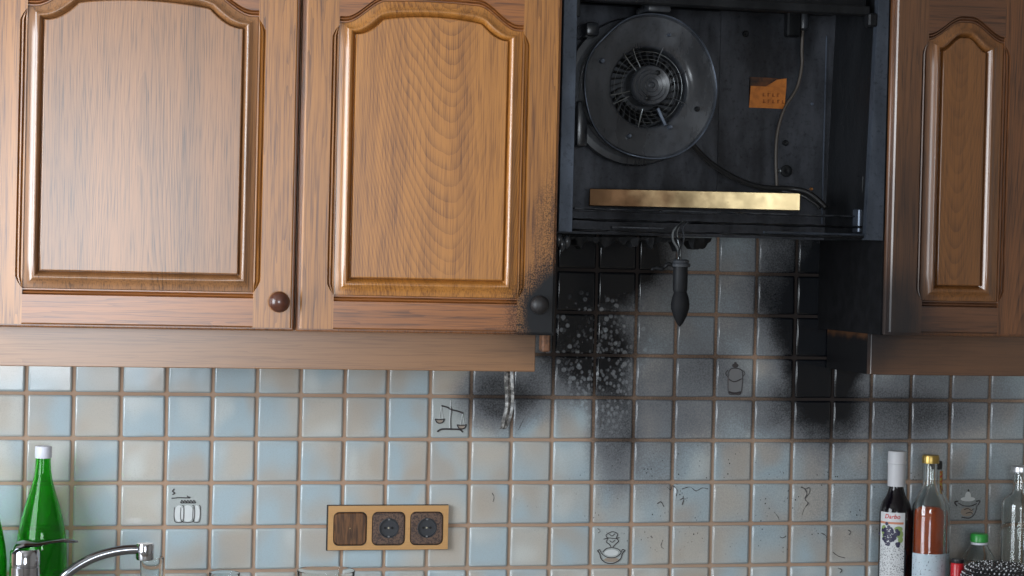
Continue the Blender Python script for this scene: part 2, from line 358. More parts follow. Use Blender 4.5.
for key, kind in MOTIF.items():
    o = tiles[key]; o.data = tile_plain_me; o.rotation_euler = (0, 0, 0)
    ink, wht, brn = MB(), MB(), MB(); w = .0009
    if kind == 'scales':
        ribbon(ink, [(-.25, .31), (-.1, .27), (.02, .21), (.2, .17), (.33, .12)], .0014)
        ribbon(ink, [(-.34, -.34), (-.22, -.28), (.05, -.28), (.25, -.29), (.33, -.35)], .0016)
        for cx, cz in ((-.28, -.06), (.30, -.20)):
            ribbon(ink, [(cx-.13, cz+.03), (cx, cz+.02), (cx+.13, cz+.035)], .001)
            ribbon(ink, [(cx-.12, cz+.02), (cx-.06, cz-.06), (cx+.06, cz-.06), (cx+.12, cz+.02)], .0011)
            disc(brn, cx, cz-.015, .08, .04)
        ribbon(ink, [(.0, .3), (.03, .2), (.01, .0), (.02, -.27)], .0006); ribbon(wht, [(-.01, .45), (-.01, .2), (-.02, -.1), (-.02, -.25)], .0007)
        for x, a, b_ in ((-.25, .3, -.04), (.31, .12, -.17)): ribbon(wht, [(x, a), (x-.05, b_)], .0004); ribbon(wht, [(x, a), (x+.06, b_)], .0004)
    elif kind == 'jars':
        ribbon(ink, [(-.32, .40), (-.36, .34), (-.31, .30), (-.36, .26)], .0009)
        ribbon(ink, [(-.38, .17), (-.2, .185), (-.02, .18), (.06, .2)], .0009); ribbon(ink, [(-.02, .23), (.04, .17)], .0009, sm=False)
        for k in range(5): ribbon(ink, [(-.17+.07*k, .06), (-.14+.07*k, .12), (-.10+.07*k, .06), (-.17+.07*k, .06)], .0008)
        for cx, rx in ((-.2, .11), (.0, .16), (.21, .085)):
            disc(wht, cx, -.2, rx*.95, .2); ribbon(ink, [(cx-rx, -.05), (cx-rx, -.32), (cx-rx*.6, -.41), (cx+rx*.6, -.41), (cx+rx, -.33), (cx+rx, -.05), (cx+rx*.7, .0)], .0006)
    elif kind == 'pot':
        ribbon(ink, [(.05, -.03), (.12, .04), (.2, .12), (.14, .2), (.17, .3), (.05, .36), (-.06, .33), (-.14, .27), (-.1, .18), (-.13, .1), (-.05, .04), (.0, -.03)], .0007)
        ribbon(ink, [(-.2, .17), (-.05, .2), (.1, .18), (.22, .21)], .0007); ribbon(ink, [(-.06, .3), (.02, .25), (.1, .31)], .0006); ribbon(ink, [(-.04, .13), (.03, .09), (.1, .14)], .0006)
        ribbon(ink, [(-.22, -.16), (-.12, -.07), (.04, -.05), (.2, -.09), (.28, -.17)], .0007)
        ribbon(ink, [(-.36, -.12), (-.3, -.2), (-.25, -.34), (-.1, -.44), (.1, -.44), (.26, -.34), (.31, -.2), (.38, -.12)], .0009)
        ribbon(ink, [(-.36, -.12), (-.3, -.1), (-.24, -.2), (-.1, -.29), (.1, -.3), (.24, -.22), (.31, -.1), (.38, -.12)], .0007)
        disc(wht, .02, -.18, .19, .08); disc(brn, .02, -.36, .2, .06)
    elif kind == 'churn':
        disc(wht, .0, -.12, .2, .28); disc(wht, .0, .15, .16, .12); disc(ink, .0, .32, .09, .055); disc(ink, .0, .385, .035, .03)
        ribbon(ink, [(-.2, .12), (-.17, -.38), (0, -.42), (.17, -.38), (.2, .12), (.1, .24), (-.1, .24), (-.2, .12)], .0008)
        ribbon(ink, [(-.16, -.37), (0, -.40), (.17, -.37)], .0018); ribbon(ink, [(-.18, -.03), (-.02, -.1), (.18, -.02)], .0009)
        ribbon(ink, [(-.2, .2), (-.26, .12), (-.2, .02)], .0007); ribbon(ink, [(.2, .2), (.26, .12), (.2, .02)], .0007)
    else:
        disc(wht, .0, .08, .2, .06); disc(wht, .0, .16, .08, .12); disc(ink, .01, .31, .025, .035)
        ribbon(ink, [(-.27, .03), (-.36, .0), (-.3, -.1)], .0012); ribbon(ink, [(.22, .02), (.33, .03), (.28, -.08)], .0012)
        ribbon(ink, [(-.26, -.03), (-.1, -.1), (.1, -.1), (.24, -.04)], .0009); ribbon(ink, [(.26, -.08), (.2, -.3), (.06, -.42), (-.16, -.4)], .001)
        ribbon(ink, [(-.1, -.2), (.0, -.17), (.1, -.22), (.16, -.18)], .0007); ribbon(ink, [(-.05, -.3), (.08, -.27), (.14, -.32)], .0007); disc(brn, -.02, -.26, .17, .12)
    for mb_, mt, nm in ((brn, m_inkb, 'motif_shading'), (wht, m_inkg if kind == 'churn' else m_inkw, 'motif_glaze'), (ink, m_ink, 'motif_outline')):
        if mb_.v:
            q = mb_.build(nm, mt, None); q.parent = o

# drips and runs of soot that dried on single tiles
m_run = simple('dried_soot', (.075, .07, .068), .7)
def run_mark(px_pts, w):
    P = [un(u, v_, -TT-.0004) for u, v_ in px_pts]; c = P[0]
    key = (max(i for i in CX if CX[i] <= c.x), math.floor((H-c.z)/PT)); o = tiles.get(key)
    if not o: return
    m_ = MB(); S_ = spline([Vector(p)-o.location for p in P], 4); m_.tube(S_, [w*random.uniform(.25, 1.0) for _ in S_], 5); q = m_.build('soot_run', m_run, None); q.parent = o
for pts, w in ((((801, 487), (805, 489), (807, 494), (805, 499), (808, 503), (806, 506)), .0016), (((805, 489), (810, 488), (809, 494), (806, 497)), .0012), (((806, 506), (803, 511), (802, 515)), .0007),
               (((774, 512), (778, 517), (779, 520)), .0009), (((667, 487), (671, 490), (673, 486), (678, 491), (676, 496)), .0010), (((682, 489), (690, 487), (696, 491), (702, 488), (708, 489)), .0010),
               (((680, 500), (684, 498), (682, 505)), .0012), (((657, 504), (661, 502), (664, 507)), .0012), (((492, 493), (494, 497), (493, 502)), .0009), (((821, 533), (826, 536), (827, 541)), .0013),
               (((833, 552), (838, 556), (845, 558)), .0011), (((838, 568), (842, 570), (840, 573)), .0016), (((524, 418), (521, 424), (518, 430)), .0008), (((848, 530), (851, 532), (849, 535)), .0012),
               (((786, 536), (783, 538), (780, 537)), .0009), (((597, 528), (600, 531), (598, 533)), .0007), (((663, 540), (661, 546), (664, 549)), .0008), (((600, 419), (601, 423), (599, 427)), .0008)):
    run_mark(pts, w)

# ---------------------------------------------------------------- wall cabinets
FY = -.322                                            # front plane of the doors
CF = -.300                                            # front of the carcasses
MOULD = [(0, 0), (.08, -.0045), (.22, -.0060), (.30, -.0020), (.48, -.0014), (.56, -.0062), (.72, -.0075), (.80, -.0030), (1.0, -.0030)]
def fy(h): return FY-h
def make_door(cab, X0, X1, Z0, Z1, ox0, ox1, oz0, fzb, fx0, fx1, outer, inner, mats, knob=None, lip=.0055):
    """ox*: opening between the stiles, oz0: top of bottom rail, f*: raised field, outer(u)/inner(u): arch lines, u in -1..1"""
    d = empty('door', (0, 0, 0)); d.parent = cab
    d.location = (0, 0, 0)
    ms, mr, mp, me_, msr = mats
    YB = FY+.0130
    MB().box(X0, X1, YB-.002, CF-.0005, Z0, Z1, .003, 2).build('door_edge', me_, d, 40)
    x0, x1, z0, z1 = X0+lip, X1-lip, Z0+lip, Z1-lip
    MW = .0115
    zs = outer(1.)
    # stiles with stopped moulding
    for sgn, xo, xi, mt in ((-1, x0, ox0, ms), (1, x1, ox1, msr)):
        P = []
        zz = [z0]+[oz0+.000+(zs-.004-oz0)*k/48 for k in range(49)]+[zs+.001, z1]
        for z in zz:
            ti = min(z-oz0-.006, zs-.010-z)
            w = MW*math.sqrt(max(0, min(1, ti/.016))*(2-max(0, min(1, ti/.016)))) if ti > 0 else 0
            row = [(xo, fy(-.0025), z), (xo-sgn*.0025, fy(0), z)]
            for f_, h in MOULD: row.append((xi+sgn*w*(1-f_) if w > 0 else xi+sgn*1e-4*(1-f_), fy(h*min(1, w/MW*1.3)), z))
            P.append(row)
        MB().grid(P, YB).build('stile', mt, d, 40)
    # bottom rail
    rows = [z0, z0+.0025]+[oz0-.0098*(1-f_) for f_, h in MOULD]
    hs = [-.0025, 0]+[h for f_, h in MOULD]
    MB().grid([[(ox0, fy(h), z), (ox1, fy(h), z)] for z, h in zip(rows, hs)], YB).build('bottom_rail', mr, d, 40)
    # top rail with arched lower edge
    N = 64; P = []
    for f_, h in MOULD[::-1]: P.append([(ox0+(ox1-ox0)*k/N, fy(h), outer(2*k/N-1)+.0098*(1-f_)) for k in range(N+1)])
    for z, h in ((z1-.0025, 0), (z1, -.0025)): P.append([(ox0+(ox1-ox0)*k/N, fy(h), z) for k in range(N+1)])
    MB().grid(P, YB).build('top_rail', mr, d, 40)
    # raised panel: loops from the opening to the field
    PRO = [(0, -.0062), (.03, -.0048), (.22, -.0040), (.36, -.0030), (.47, -.0010), (.54, .0006), (.60, .0011), (.66, .0007), (.73, -.0016), (.80, -.0054), (.87, -.0094), (.915, -.0112), (.925, -.0050), (.955, -.0032), (1.0, -.0028)]
    def loop(ax0, ax1, az0, fn):
        L = [(ax0+(ax1-ax0)*k/8, az0) for k in range(8)]
        zt = fn(1.); L += [(ax1, az0+(zt-az0)*k/12) for k in range(12)]
        L += [(ax1-(ax1-ax0)*k/72, fn(1-2*k/72)) for k in range(72)]
        zt = fn(-1.); L += [(ax0, zt-(zt-az0)*k/12) for k in range(12)]
        return L
    A, B = loop(ox0, ox1, oz0, outer), loop(fx0, fx1, fzb, inner); n = len(A)
    vs, fs = [(a[0], YB, a[1]) for a in A], []
    for f_, h in PRO: vs += [(a[0]+(b_[0]-a[0])*f_, fy(h), a[1]+(b_[1]-a[1])*f_) for a, b_ in zip(A, B)]
    for r in range(len(PRO)): fs += [(r*n+k, r*n+(k+1) % n, (r+1)*n+(k+1) % n, (r+1)*n+k) for k in range(n)]
    fs.append(tuple(len(PRO)*n+k for k in range(n)))
    pb = MB(); pb.add(vs, fs); pb.build('panel', mp, d, 40)
    if knob:
        kx, kz, kr, km = knob
        MB().lathe((kx, 0, kz), [(kr*.62, FY+.001), (kr*.60, FY-.006), (kr*.72, FY-.009), (kr*.98, FY-.012), (kr, FY-.0155), (kr*.93, FY-.020), (kr*.72, FY-.0245), (kr*.4, FY-.027), (0, FY-.0278)], 28, 'y').build('knob', km, d, 50)
    return d
def make_cabinet(label, X0, X1, Z0, Z1, side_mats, mb_mat):
    c = empty('wall_cabinet', ((X0+X1)/2, 0, Z0), label, 'cabinet', 'wall cabinets')
    T = .016; e = .0006
    MB().box(X0+e, X0+T, CF, -.002, Z0, Z1).build('side_panel', side_mats[0], c)
    MB().box(X1-T, X1-e, CF, -.002, Z0, Z1).build('side_panel', side_mats[1], c)
    MB().box(X0+T, X1-T, CF, -.002, Z0, Z0+T).build('bottom_panel', mb_mat, c)
    MB().box(X0+T, X1-T, CF, -.002, Z1-T, Z1).build('top_panel', mb_mat, c)
    MB().box(X0+T, X1-T, -.012, -.002, Z0+T, Z1-T).build('back_panel', mb_mat, c)
    return c
ZT = H+.775
def cathedral(zs, zk, zp, kink=.65):
    def f(u):
        u = abs(u)
        if u < kink: return zk+(zp-zk)*(1-(u/kink)**2)
        t = (u-kink)/(1-kink); return zs+(zk-zs)*(1-t)**2
    return f
def ogee(zs, zp, a=.5, flat=.93, bow=.008):
    def f(u):
        u = abs(u)
        t = (u-a)/(flat-a)
        return zs+(zp-zs-bow)*(1-sstep(t))+bow*(1-min(1, u/flat)**2)
    return f
# first cabinet (left, pale door)
CZ = H+.1275
c1 = make_cabinet('pale wide oak wall cabinet at the left, above the green bottle', -.0865, .4195, CZ, ZT, (m_stile, m_stile), m_rail)
mo = (m_stile, m_rail, m_p1, m_edge, m_stile)
k1 = un(279.5, 302, FY-.015)
make_door(c1, -.0845, .4178, CZ-.0015, ZT-.003, -.0165, .3490, H+.1885, H+.2190, .0115, .3220,
          ogee(H+.636, H+.679, .5), cathedral(H+.614, H+.6435, H+.6515, .66), mo, (k1.x, k1.z, .0172, m_knob))
# second cabinet (middle, soot on its lower right corner)
c2 = make_cabinet('honey-coloured oak wall cabinet with sooty corner and black knob, left of the burnt hood', 0.4200, .8600, CZ-.0005, ZT, (m_stile, m_char), m_rail)
mo = (m_stile, m_rail, m_p2, m_edge, m_stile)
k2 = un(540, 305, FY-.015)
make_door(c2, .4208, .8588, CZ-.002, ZT-.003, .4808, .7905, H+.1865, H+.2180, .5110, .7630,
          ogee(H+.6335, H+.6745, .5), cathedral(H+.6145, H+.6400, H+.6475, .65), mo, (k2.x, k2.z, .0160, m_knobsoot))
a = un(541, 339, -.27); q = un(549, 352, -.27)
MB().box(a.x, q.x, -.28, -.255, q.z, CZ-.0002, .003, 1).build('broken_batten', simple('raw_wood', (.20, .09, .045), .7, noise=.8, ncol=(.02, .015, .012), nscale=120), c2)
# third cabinet (right, dark)
CZ3 = H+.1345
oxa, oxb = un(922, 300, FY).x, un(998, 300, FY).x
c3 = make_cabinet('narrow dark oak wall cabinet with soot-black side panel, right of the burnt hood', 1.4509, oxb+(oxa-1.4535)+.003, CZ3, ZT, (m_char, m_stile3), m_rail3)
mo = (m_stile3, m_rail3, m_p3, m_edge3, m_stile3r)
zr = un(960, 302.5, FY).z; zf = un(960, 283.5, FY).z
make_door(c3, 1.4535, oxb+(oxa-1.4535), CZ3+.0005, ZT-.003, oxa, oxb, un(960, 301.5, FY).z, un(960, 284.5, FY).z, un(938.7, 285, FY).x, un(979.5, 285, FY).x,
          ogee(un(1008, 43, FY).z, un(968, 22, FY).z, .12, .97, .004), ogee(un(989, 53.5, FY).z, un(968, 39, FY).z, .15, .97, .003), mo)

# pelmets under the cabinets
VY = -.218
zb = un(280, 369, VY).z; xr = un(535, 371, VY).x
v = empty('pelmet', (.4, VY, zb), 'long pale oak pelmet board under the two left cabinets', 'pelmet')
MB().box(-.42, xr, VY, VY+.018, zb, CZ-.0025, .0012, 1).build('front_board', m_val, v)
MB().box(xr-.018, xr-.0005, VY+.0181, -.008, zb, CZ-.0025).build('end_board', m_char, v)
x0 = un(870.4, 372, VY).x; zb3 = un(950, 375.5, VY).z
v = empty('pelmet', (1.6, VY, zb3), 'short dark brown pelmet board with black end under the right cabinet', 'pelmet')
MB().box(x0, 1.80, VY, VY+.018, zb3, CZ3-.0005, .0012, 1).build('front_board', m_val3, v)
pe = MB().box(x0, x0+.018, VY+.0181, -.008, zb3, CZ3-.0005).build('end_board', None, v)
t = NT('pelmet_end_burnt'); sx = t.n('SeparateXYZ'); t.put(sx.inputs[0], t.pos())
e = t.math('ADD', sx.outputs[2], t.math('MULTIPLY', t.noise(t.pos(), 40, 3), .02))
t.set(Base_Color=t.mix(t.map(e, CZ3-.006, CZ3+.012), (.005, .005, .006), (.10, .045, .02)), Roughness=.6, Specular_IOR_Level=.16); pe.data.materials.append(t.m)

# ---------------------------------------------------------------- burnt extractor hood between the cabinets
def metal(name, col, rough, scr=.5, mt=.55, spec=.5, bmp=.1):
    t = NT(name); p = t.pos()
    n = t.noise(t.vec('MULTIPLY', p, (1, 1, .35)), 16, 5, .65); n2 = t.noise(p, 130, 3, .7)
    c = t.mix(t.map(n, .35, .72, 0, scr), col, tuple(x*2.6 for x in col)); c = t.mix(t.map(n2, .5, .8, 0, .6), c, SOOT)
    t.set(Base_Color=c, Roughness=t.map(n, .3, .7, rough-.08, rough+.12), Metallic=mt, Specular_IOR_Level=spec); t.bump(n2, bmp, .001); return t.m
m_sheet = metal('sooty_sheet', (.030, .032, .038), .38, .85)
m_flange = metal('sooty_flange', (.058, .070, .092), .40, .35)
m_black = metal('burnt_black', (.006, .0065, .0075), .45, .6, .15, .22, .5)
m_dark = simple('black_void', (.004, .004, .005), .8)
m_plast = metal('melted_plastic', (.022, .024, .028), .30, .9, .0)
m_wire = metal('scorched_wire', (.15, .16, .165), .35, .4, .9)
BX = .109                                             # distance of hood back panel from the wall
XL, XR = un(561, 100, CF).x, un(888, 100, CF).x
XL = max(XL, .8615); XR = min(XR, 1.4500)
il, ir = un(575, 100, CF).x, un(868, 110, CF).x
ZB = un(715, 236, CF).z                               # underside of the hood
hood = empty('extractor_hood', ((XL+XR)/2, -.2, ZB), 'burnt-out black extractor hood, cover gone, with round fan, between the cabinets', 'extractor hood')
MB().box(XL, il, CF-.004, CF+.012, ZB, ZT-.02, .001, 1).build('side_flange', m_flange, hood)
def slab(xa, xb, xc_, xd, y0, y1, z0, z1):            # xa..xb at the bottom, xc_..xd at the top
    m_ = MB(); m_.add([(xa, y0, z0), (xb, y0, z0), (xd, y0, z1), (xc_, y0, z1), (xa, y1, z0), (xb, y1, z0), (xd, y1, z1), (xc_, y1, z1)],
        [(0, 1, 2, 3), (4, 7, 6, 5), (0, 4, 5, 1), (1, 5, 6, 2), (2, 6, 7, 3), (3, 7, 4, 0)]); return m_
pa, pb = un(865, 236, CF), un(877, 8, CF)             # the right flange is bent: its inner edge leans
xt = pa.x+(pb.x-pa.x)*(ZT-.02-ZB)/(pb.z-pa.z)
slab(pa.x, XR, xt, XR, CF-.004, CF+.012, ZB, ZT-.02).build('side_flange', m_flange, hood)
ir = pa.x
MB().box(XL, XL+.003, CF+.0122, -BX, ZB, ZT-.02).build('side_wall', m_black, hood)
slab(pa.x, pa.x+.003, xt, xt+.003, CF+.0122, -BX, ZB, ZT-.02).build('side_wall', m_black, hood)
MB().box(XL+.003, xt+.003, -BX, -BX+.003, ZB, ZT-.02).build('back_panel', m_sheet, hood)
MB().box(XL+.003, ir, CF+.02, -BX, ZT-.024, ZT-.02).build('top_panel', m_black, hood)
zt1 = un(715, 7, CF).z
MB().box(il, ir, CF+.002, CF+.030, zt1, zt1+.016, .002, 1).box(il, ir, CF+.024, CF+.030, zt1+.016, ZT-.024).build('top_crossbar', m_black, hood)
zt2 = un(800, 9, -.2).z
MB().box(XL+.003, ir, -BX-.045, -BX, un(700, 7, -.15).z, ZT-.03, .002, 1).build('top_channel', m_black, hood)
# small hinge remnants at the right flange and upper clips
p, q = un(868, 13, CF), un(876.5, 27, CF)
MB().box(p.x, q.x, CF-.006, CF+.02, q.z, p.z, .003, 1).build('clip', m_black, hood)
p, q = un(857, 209, CF+.03), un(865, 233, CF+.03)
MB().box(p.x, q.x, CF+.022, CF+.05, q.z, p.z, .002, 1).build('clip', m_flange, hood)
p, q = un(861, 176, CF+.03), un(865, 193, CF+.03)
MB().box(p.x, q.x, CF+.022, CF+.05, q.z, p.z, .001, 1).build('clip', m_black, hood)
p, q = un(559, 2, CF), un(577, 17, CF)
MB().box(il-.002, il+.004, CF-.006, CF+.016, q.z, zt1+.03, .001, 1).build('clip', m_black, hood)
# mounting plate behind the fan, and the angled right lining
pl = un(719, 100, -BX-.012)
MB().box(XL+.006, pl.x, -BX-.014, -BX-.0002, ZB+.04, un(640, 8, -BX).z, .0012, 1).build('mounting_plate', m_sheet, hood)
p = un(826, 100, -BX)
MB().tube([(un(829, 12, -BX).x-.004, -BX-.002, ZT-.1), (un(829, 12, -BX).x-.004, -BX-.002, ZB+.03)], .0016, 6).build('corner_seam', m_flange, hood)
# fan
FYF = -.232
fc = un(651, 86.5, FYF); R0 = .1255
def melt(a, r, h):
    k = r/R0
    g = 1-.045*abs(math.cos(a))**3 - .035*math.exp(-((a-2.35)/.28)**2)+.010*math.exp(-((a-5.4)/.5)**2)+.006*math.sin(5*a+1)
    y = h+.004*math.sin(2*a+.6)*k**2+.003*math.sin(5*a)*k**3
    return r*(1+(g-1)*min(1, k**3))*math.cos(a), r*(1+(g-1)*min(1, k**3))*math.sin(a), y
RI_ = .0685
hs = MB().lathe((fc.x, 0, fc.z), [(R0*.90, -BX-.0145), (R0*.92, -.15), (R0*.96, -.19), (R0*1.0, FYF+.010), (R0*1.015, FYF+.002), (R0*1.0, FYF-.002), (R0*.975, FYF+.0005), (R0*.965, FYF+.004),
     (R0*.93, FYF+.005), (R0*.78, FYF+.0065), (R0*.66, FYF+.009), (RI_*1.06, FYF+.012), (RI_*1.01, FYF+.016), (RI_, FYF+.024), (RI_*.98, -.150), (RI_*.98, -BX-.0145)], 96, 'y', melt).build('fan_housing', m_plast, hood, 45)
MB().tube([(fc.x+melt(a, R0*1.0, 0)[0], FYF-.0015+melt(a, R0, 0)[2], fc.z+melt(a, R0*1.0, 0)[1]) for a in [2*math.pi*k/96 for k in range(97)]], .0016, 6, False).build('rim', m_flange, hs, 60)
MB().lathe((fc.x, 0, fc.z), [(R0*.93, -.150), (R0*1.03, -.148), (R0*1.05, -.155), (R0*1.03, -.163), (R0*.95, -.165)], 64, 'y', lambda a, r, h: (r*math.cos(a)*.99-.006, r*math.sin(a)-.004, h)).build('mounting_ring', m_plast, hood, 45)
MB().lathe((fc.x, 0, fc.z), [(RI_*.985, -.146), (RI_*.5, -.1462), (0, -.1462)], 40, 'y').build('fan_opening', m_dark, hood)
hubc = un(652, 85, FYF+.004)
hb = MB().lathe((hubc.x, 0, hubc.z), [(.033, -.15), (.036, FYF+.020), (.0355, FYF+.010), (.033, FYF+.006), (.027, FYF+.0075), (.026, FYF+.005), (.0205, FYF+.0065), (.0195, FYF+.0045), (.0125, FYF+.006), (.0115, FYF+.0045), (.006, FYF+.005), (.004, FYF+.003), (0, FYF+.0025)], 40, 'y').build('fan_hub', m_plast, hood, 30)
for ang in (1.15, 4.4):
    MB().lathe((hubc.x+.024*math.cos(ang), 0, hubc.z+.024*math.sin(ang)), [(.0045, FYF+.012), (.0045, FYF+.003), (.003, FYF+.0015), (0, FYF+.001)], 12, 'y').build('screw', m_black, hb, 40)
for k in range(28):                                   # impeller blades
    a = 2*math.pi*k/28; a2 = a+.22; m_ = MB()
    P0 = (fc.x+.040*math.cos(a), fc.z+.040*math.sin(a)); P1 = (fc.x+.064*math.cos(a2), fc.z+.064*math.sin(a2))
    nx, nz = -(P1[1]-P0[1])*.03, (P1[0]-P0[0])*.03
    vs = [(P0[0]+s_*nx, y, P0[1]+s_*nz) for y in (-.1465, -.195) for s_ in (-1, 1)]+[(P1[0]+s_*nx, y, P1[1]+s_*nz) for y in (-.1465, -.195) for s_ in (-1, 1)]
    m_.add(vs, [(0, 1, 3, 2), (4, 6, 7, 5), (0, 4, 5, 1), (2, 3, 7, 6), (0, 2, 6, 4), (1, 5, 7, 3)]); m_.build('fan_blade', m_dark, hood)
for i, r in enumerate((.0425, .049, .0555, .062)):
    MB().tube([(fc.x+r*math.cos(2*math.pi*k/60), FYF+.017+.001*math.sin(3*2*math.pi*k/60+i), fc.z+r*math.sin(2*math.pi*k/60)) for k in range(61)], .00045, 5, False).build('grille_ring', m_wire if i % 2 else m_plast, hood, 60)
for ang, w_, mt, a0 in ((2.28, .0009, m_wire, .034), (2.02, .0009, m_wire, .034), (1.25, .0008, m_plast, .036), (.42, .0008, m_plast, .036), (3.38, .0012, m_wire, .036), (3.6, .0012, m_wire, .040), (4.45, .0013, m_wire, .040), (5.15, .0035, m_flange, .040), (5.9, .0008, m_plast, .036)):
    MB().tube([(fc.x+a0*math.cos(ang), FYF+.012, fc.z+a0*math.sin(ang)), (fc.x+.055*math.cos(ang+.01), FYF+.013, fc.z+.055*math.sin(ang+.01)), (fc.x+.073*math.cos(ang), FYF+.008, fc.z+.073*math.sin(ang))], w_, 5).build('spoke', mt, hood, 60)
for u, v_, r in ((602, 61, .0045), (697, 109, .0045), (629, 136, .004), (670, 127, .004), (669, 35, .003)):
    p = un(u, v_, FYF+.003); MB().lathe((p.x, 0, p.z), [(r, FYF+.012), (r, FYF), (r*.75, FYF-.002), (0, FYF-.0015)], 14, 'y').build('screw', m_black if u > 690 else m_flange, hs, 40)
p = un(655, 10, -.21)
MB().box(p.x-.020, p.x+.022, -.235, -.16, p.z-.006, p.z+.010, .004, 2).build('housing_lug', m_plast, hood, 40)
p = un(590, 30, -.18)
MB().box(p.x-.012, p.x+.012, -.20, -.12, p.z-.012, p.z+.012, .005, 2).build('housing_lug', m_plast, hood, 40)
p = un(578, 118, -.18)
MB().box(p.x-.004, p.x+.016, -.19, -.12, p.z-.05, p.z+.03, .005, 2).build('housing_lug', m_plast, hood, 40)
# back panel fittings
def stud(u, v_, r, d=.004, mat=m_black, nm='screw'):
    p = un(u, v_, -BX); MB().lathe((p.x, 0, p.z), [(r, -BX), (r, -BX-d), (r*.7, -BX-d*1.4), (r*.35, -BX-d*1.35), (0, -BX-d*.8)], 18, 'y').build(nm, mat, hood, 40)
stud(745, 34, .006); stud(785, 143, .0055); stud(786, 171, .011, .003); stud(778, 171, .004, .006, m_wire); stud(812, 104, .003, .002, m_flange); stud(811, 189, .003, .003, simple('copper', (.45, .2, .07), .4, .8))
# cut-out with the unburnt orange back and a folded printed flap
m_or = NT('orange_paper'); p_ = m_or.pos()
m_or.set(Base_Color=m_or.mix(m_or.map(m_or.noise(p_, 90, 3), .4, .75, 0, .6), (.62, .20, .03), (.36, .10, .015)), Roughness=.5); m_or = m_or.m
a, q = un(749.5, 77, -BX), un(785, 109, -BX)
lb = MB().box(a.x, a.x+.001, -BX-.0012, -BX, q.z, a.z).box(a.x, q.x, -BX-.0012, -BX-.0002, q.z, a.z).build('window_backing', simple('orange_shaded', (.14, .045, .010), .5, noise=.95, ncol=(.015, .008, .005), nscale=55), hood)  # dark colour stands for the shade inside the hole
zm = un(767, 87, -BX).z
fl = MB(); fl.add([(a.x, -BX-.009, zm), (q.x-.002, -BX-.009, zm), (q.x-.002, -BX-.002, q.z), (a.x, -BX-.002, q.z), (a.x, -BX-.006, zm), (q.x-.002, -BX-.006, zm), (q.x-.002, -BX-.0012, q.z), (a.x, -BX-.0012, q.z)],
    [(0, 1, 2, 3), (4, 7, 6, 5), (0, 4, 5, 1), (1, 5, 6, 2), (2, 6, 7, 3), (3, 7, 4, 0)])
fl.build('orange_flap', m_or, hood)
fl = MB(); fl.add([(a.x+.030, -BX-.0015, zm), (q.x, -BX-.0015, zm), (q.x, -BX-.0015, a.z), (a.x+.052, -BX-.0015, a.z-.003), (a.x+.030, -BX-.004, zm), (q.x, -BX-.004, zm), (q.x, -BX-.004, a.z), (a.x+.052, -BX-.004, a.z-.003)],
    [(0, 1, 2, 3), (4, 7, 6, 5), (0, 4, 5, 1), (1, 5, 6, 2), (2, 6, 7, 3), (3, 7, 4, 0)])
fl.build('orange_flap', m_or, hood)
# dark print on the flap: two short rows of marks
pr = MB(); W_ = q.x-a.x
for row, (zz, n_) in enumerate(((.62, 4), (.32, 5))):
    for k in range(n_):
        xx = a.x+W_*(.34+.13*k+.02*row); z_ = q.z+(zm-q.z)*zz; yy = -BX-.002-.007*zz-.0012
        pr.box(xx, xx+.0025, yy-.0001, yy+.0008, z_-.003, z_+.003); pr.box(xx, xx+.0055, yy-.0001, yy+.0008, z_+(.002 if k % 2 else -.003), z_+(.003 if k % 2 else -.002))
pr.build('print', simple('faded_print', (.36, .10, .016), .6), hood)
# switch block and cable on the right
a, q = un(784, 12, -BX), un(797, 38, -BX)
MB().box(a.x, q.x, -BX-.022, -BX, q.z, a.z+.02, .003, 1).build('terminal_block', m_black, hood)
p = un(803, 22, -BX-.01)
MB().lathe((p.x, p.y, p.z), [(.004, .020), (.010, .018), (.012, .004), (.010, -.012), (.005, -.016), (0, -.016)], 16).build('cable_gland', m_plast, hood, 40)
m_cab = simple('cable_grey', (.085, .070, .058), .5, noise=.5, nscale=60); m_cabb = simple('cable_black', (.012, .012, .013), .35)
MB().tube(spline([un(u, v_, -BX-.012) for u, v_ in ((803, 26), (802, 50), (802, 66), (797, 88), (785, 108), (778, 130), (776, 155), (777, 188))]), .0030, 8).build('cable', m_cab, hood, 60)
MB().tube(spline([un(u, v_, y) for u, v_, y in ((688, 138, -.20), (697, 150, -.19), (712, 164, -.17), (735, 178, -.15), (760, 187, -.14), (790, 189, -.14), (806, 192, -.15), (818, 200, -.16), (826, 208, -.17))]), .0052, 8).build('cable', m_cabb, hood, 60)
MB().tube(spline([un(u, v_, y) for u, v_, y in ((770, 189, -.13), (800, 195, -.15), (814, 203, -.17), (820, 208, -.18))]), .003, 8).build('cable', m_cabb, hood, 60)
# lower tray: brass strip and burnt rails
BY = -.215
a, q = un(589.5, 190, -.165), un(799.5, 210, -.262)
t = NT('brass'); p_ = t.pos(); sx = t.n('SeparateXYZ'); t.put(sx.inputs[0], p_)
grime_sheen = t.map(t.math('ADD', sx.outputs[0], t.math('MULTIPLY_ADD', t.noise(p_, 22, 4), .16, -.08)), a.x+.06, a.x+.46)  # grime at the left; the ramp also paints the reflection brightening rightwards
grime_sheen = t.math('MULTIPLY', grime_sheen, t.map(t.voro(p_, 42), .06, .12, .75, 1.))
t.set(Base_Color=t.mix(grime_sheen, (.05, .026, .012), (.84, .66, .36)), Metallic=.95, Roughness=t.map(t.noise(p_, 25, 3), .3, .7, .33, .45)); m_brass = t.m
L = math.hypot(q.x-a.x, .097); BY = -.2135; zc = (un(690, 199.5, BY).z); hz = .0152
bar = MB().box(-L/2, L/2, -.010, .010, -hz, hz, .001, 1)
o = bar.build('brass_strip', m_brass, None, 30); o.parent = hood; o.location = Vector(((a.x+q.x)/2, BY, zc))-hood.location; o.rotation_euler = (0, 0, -.25)
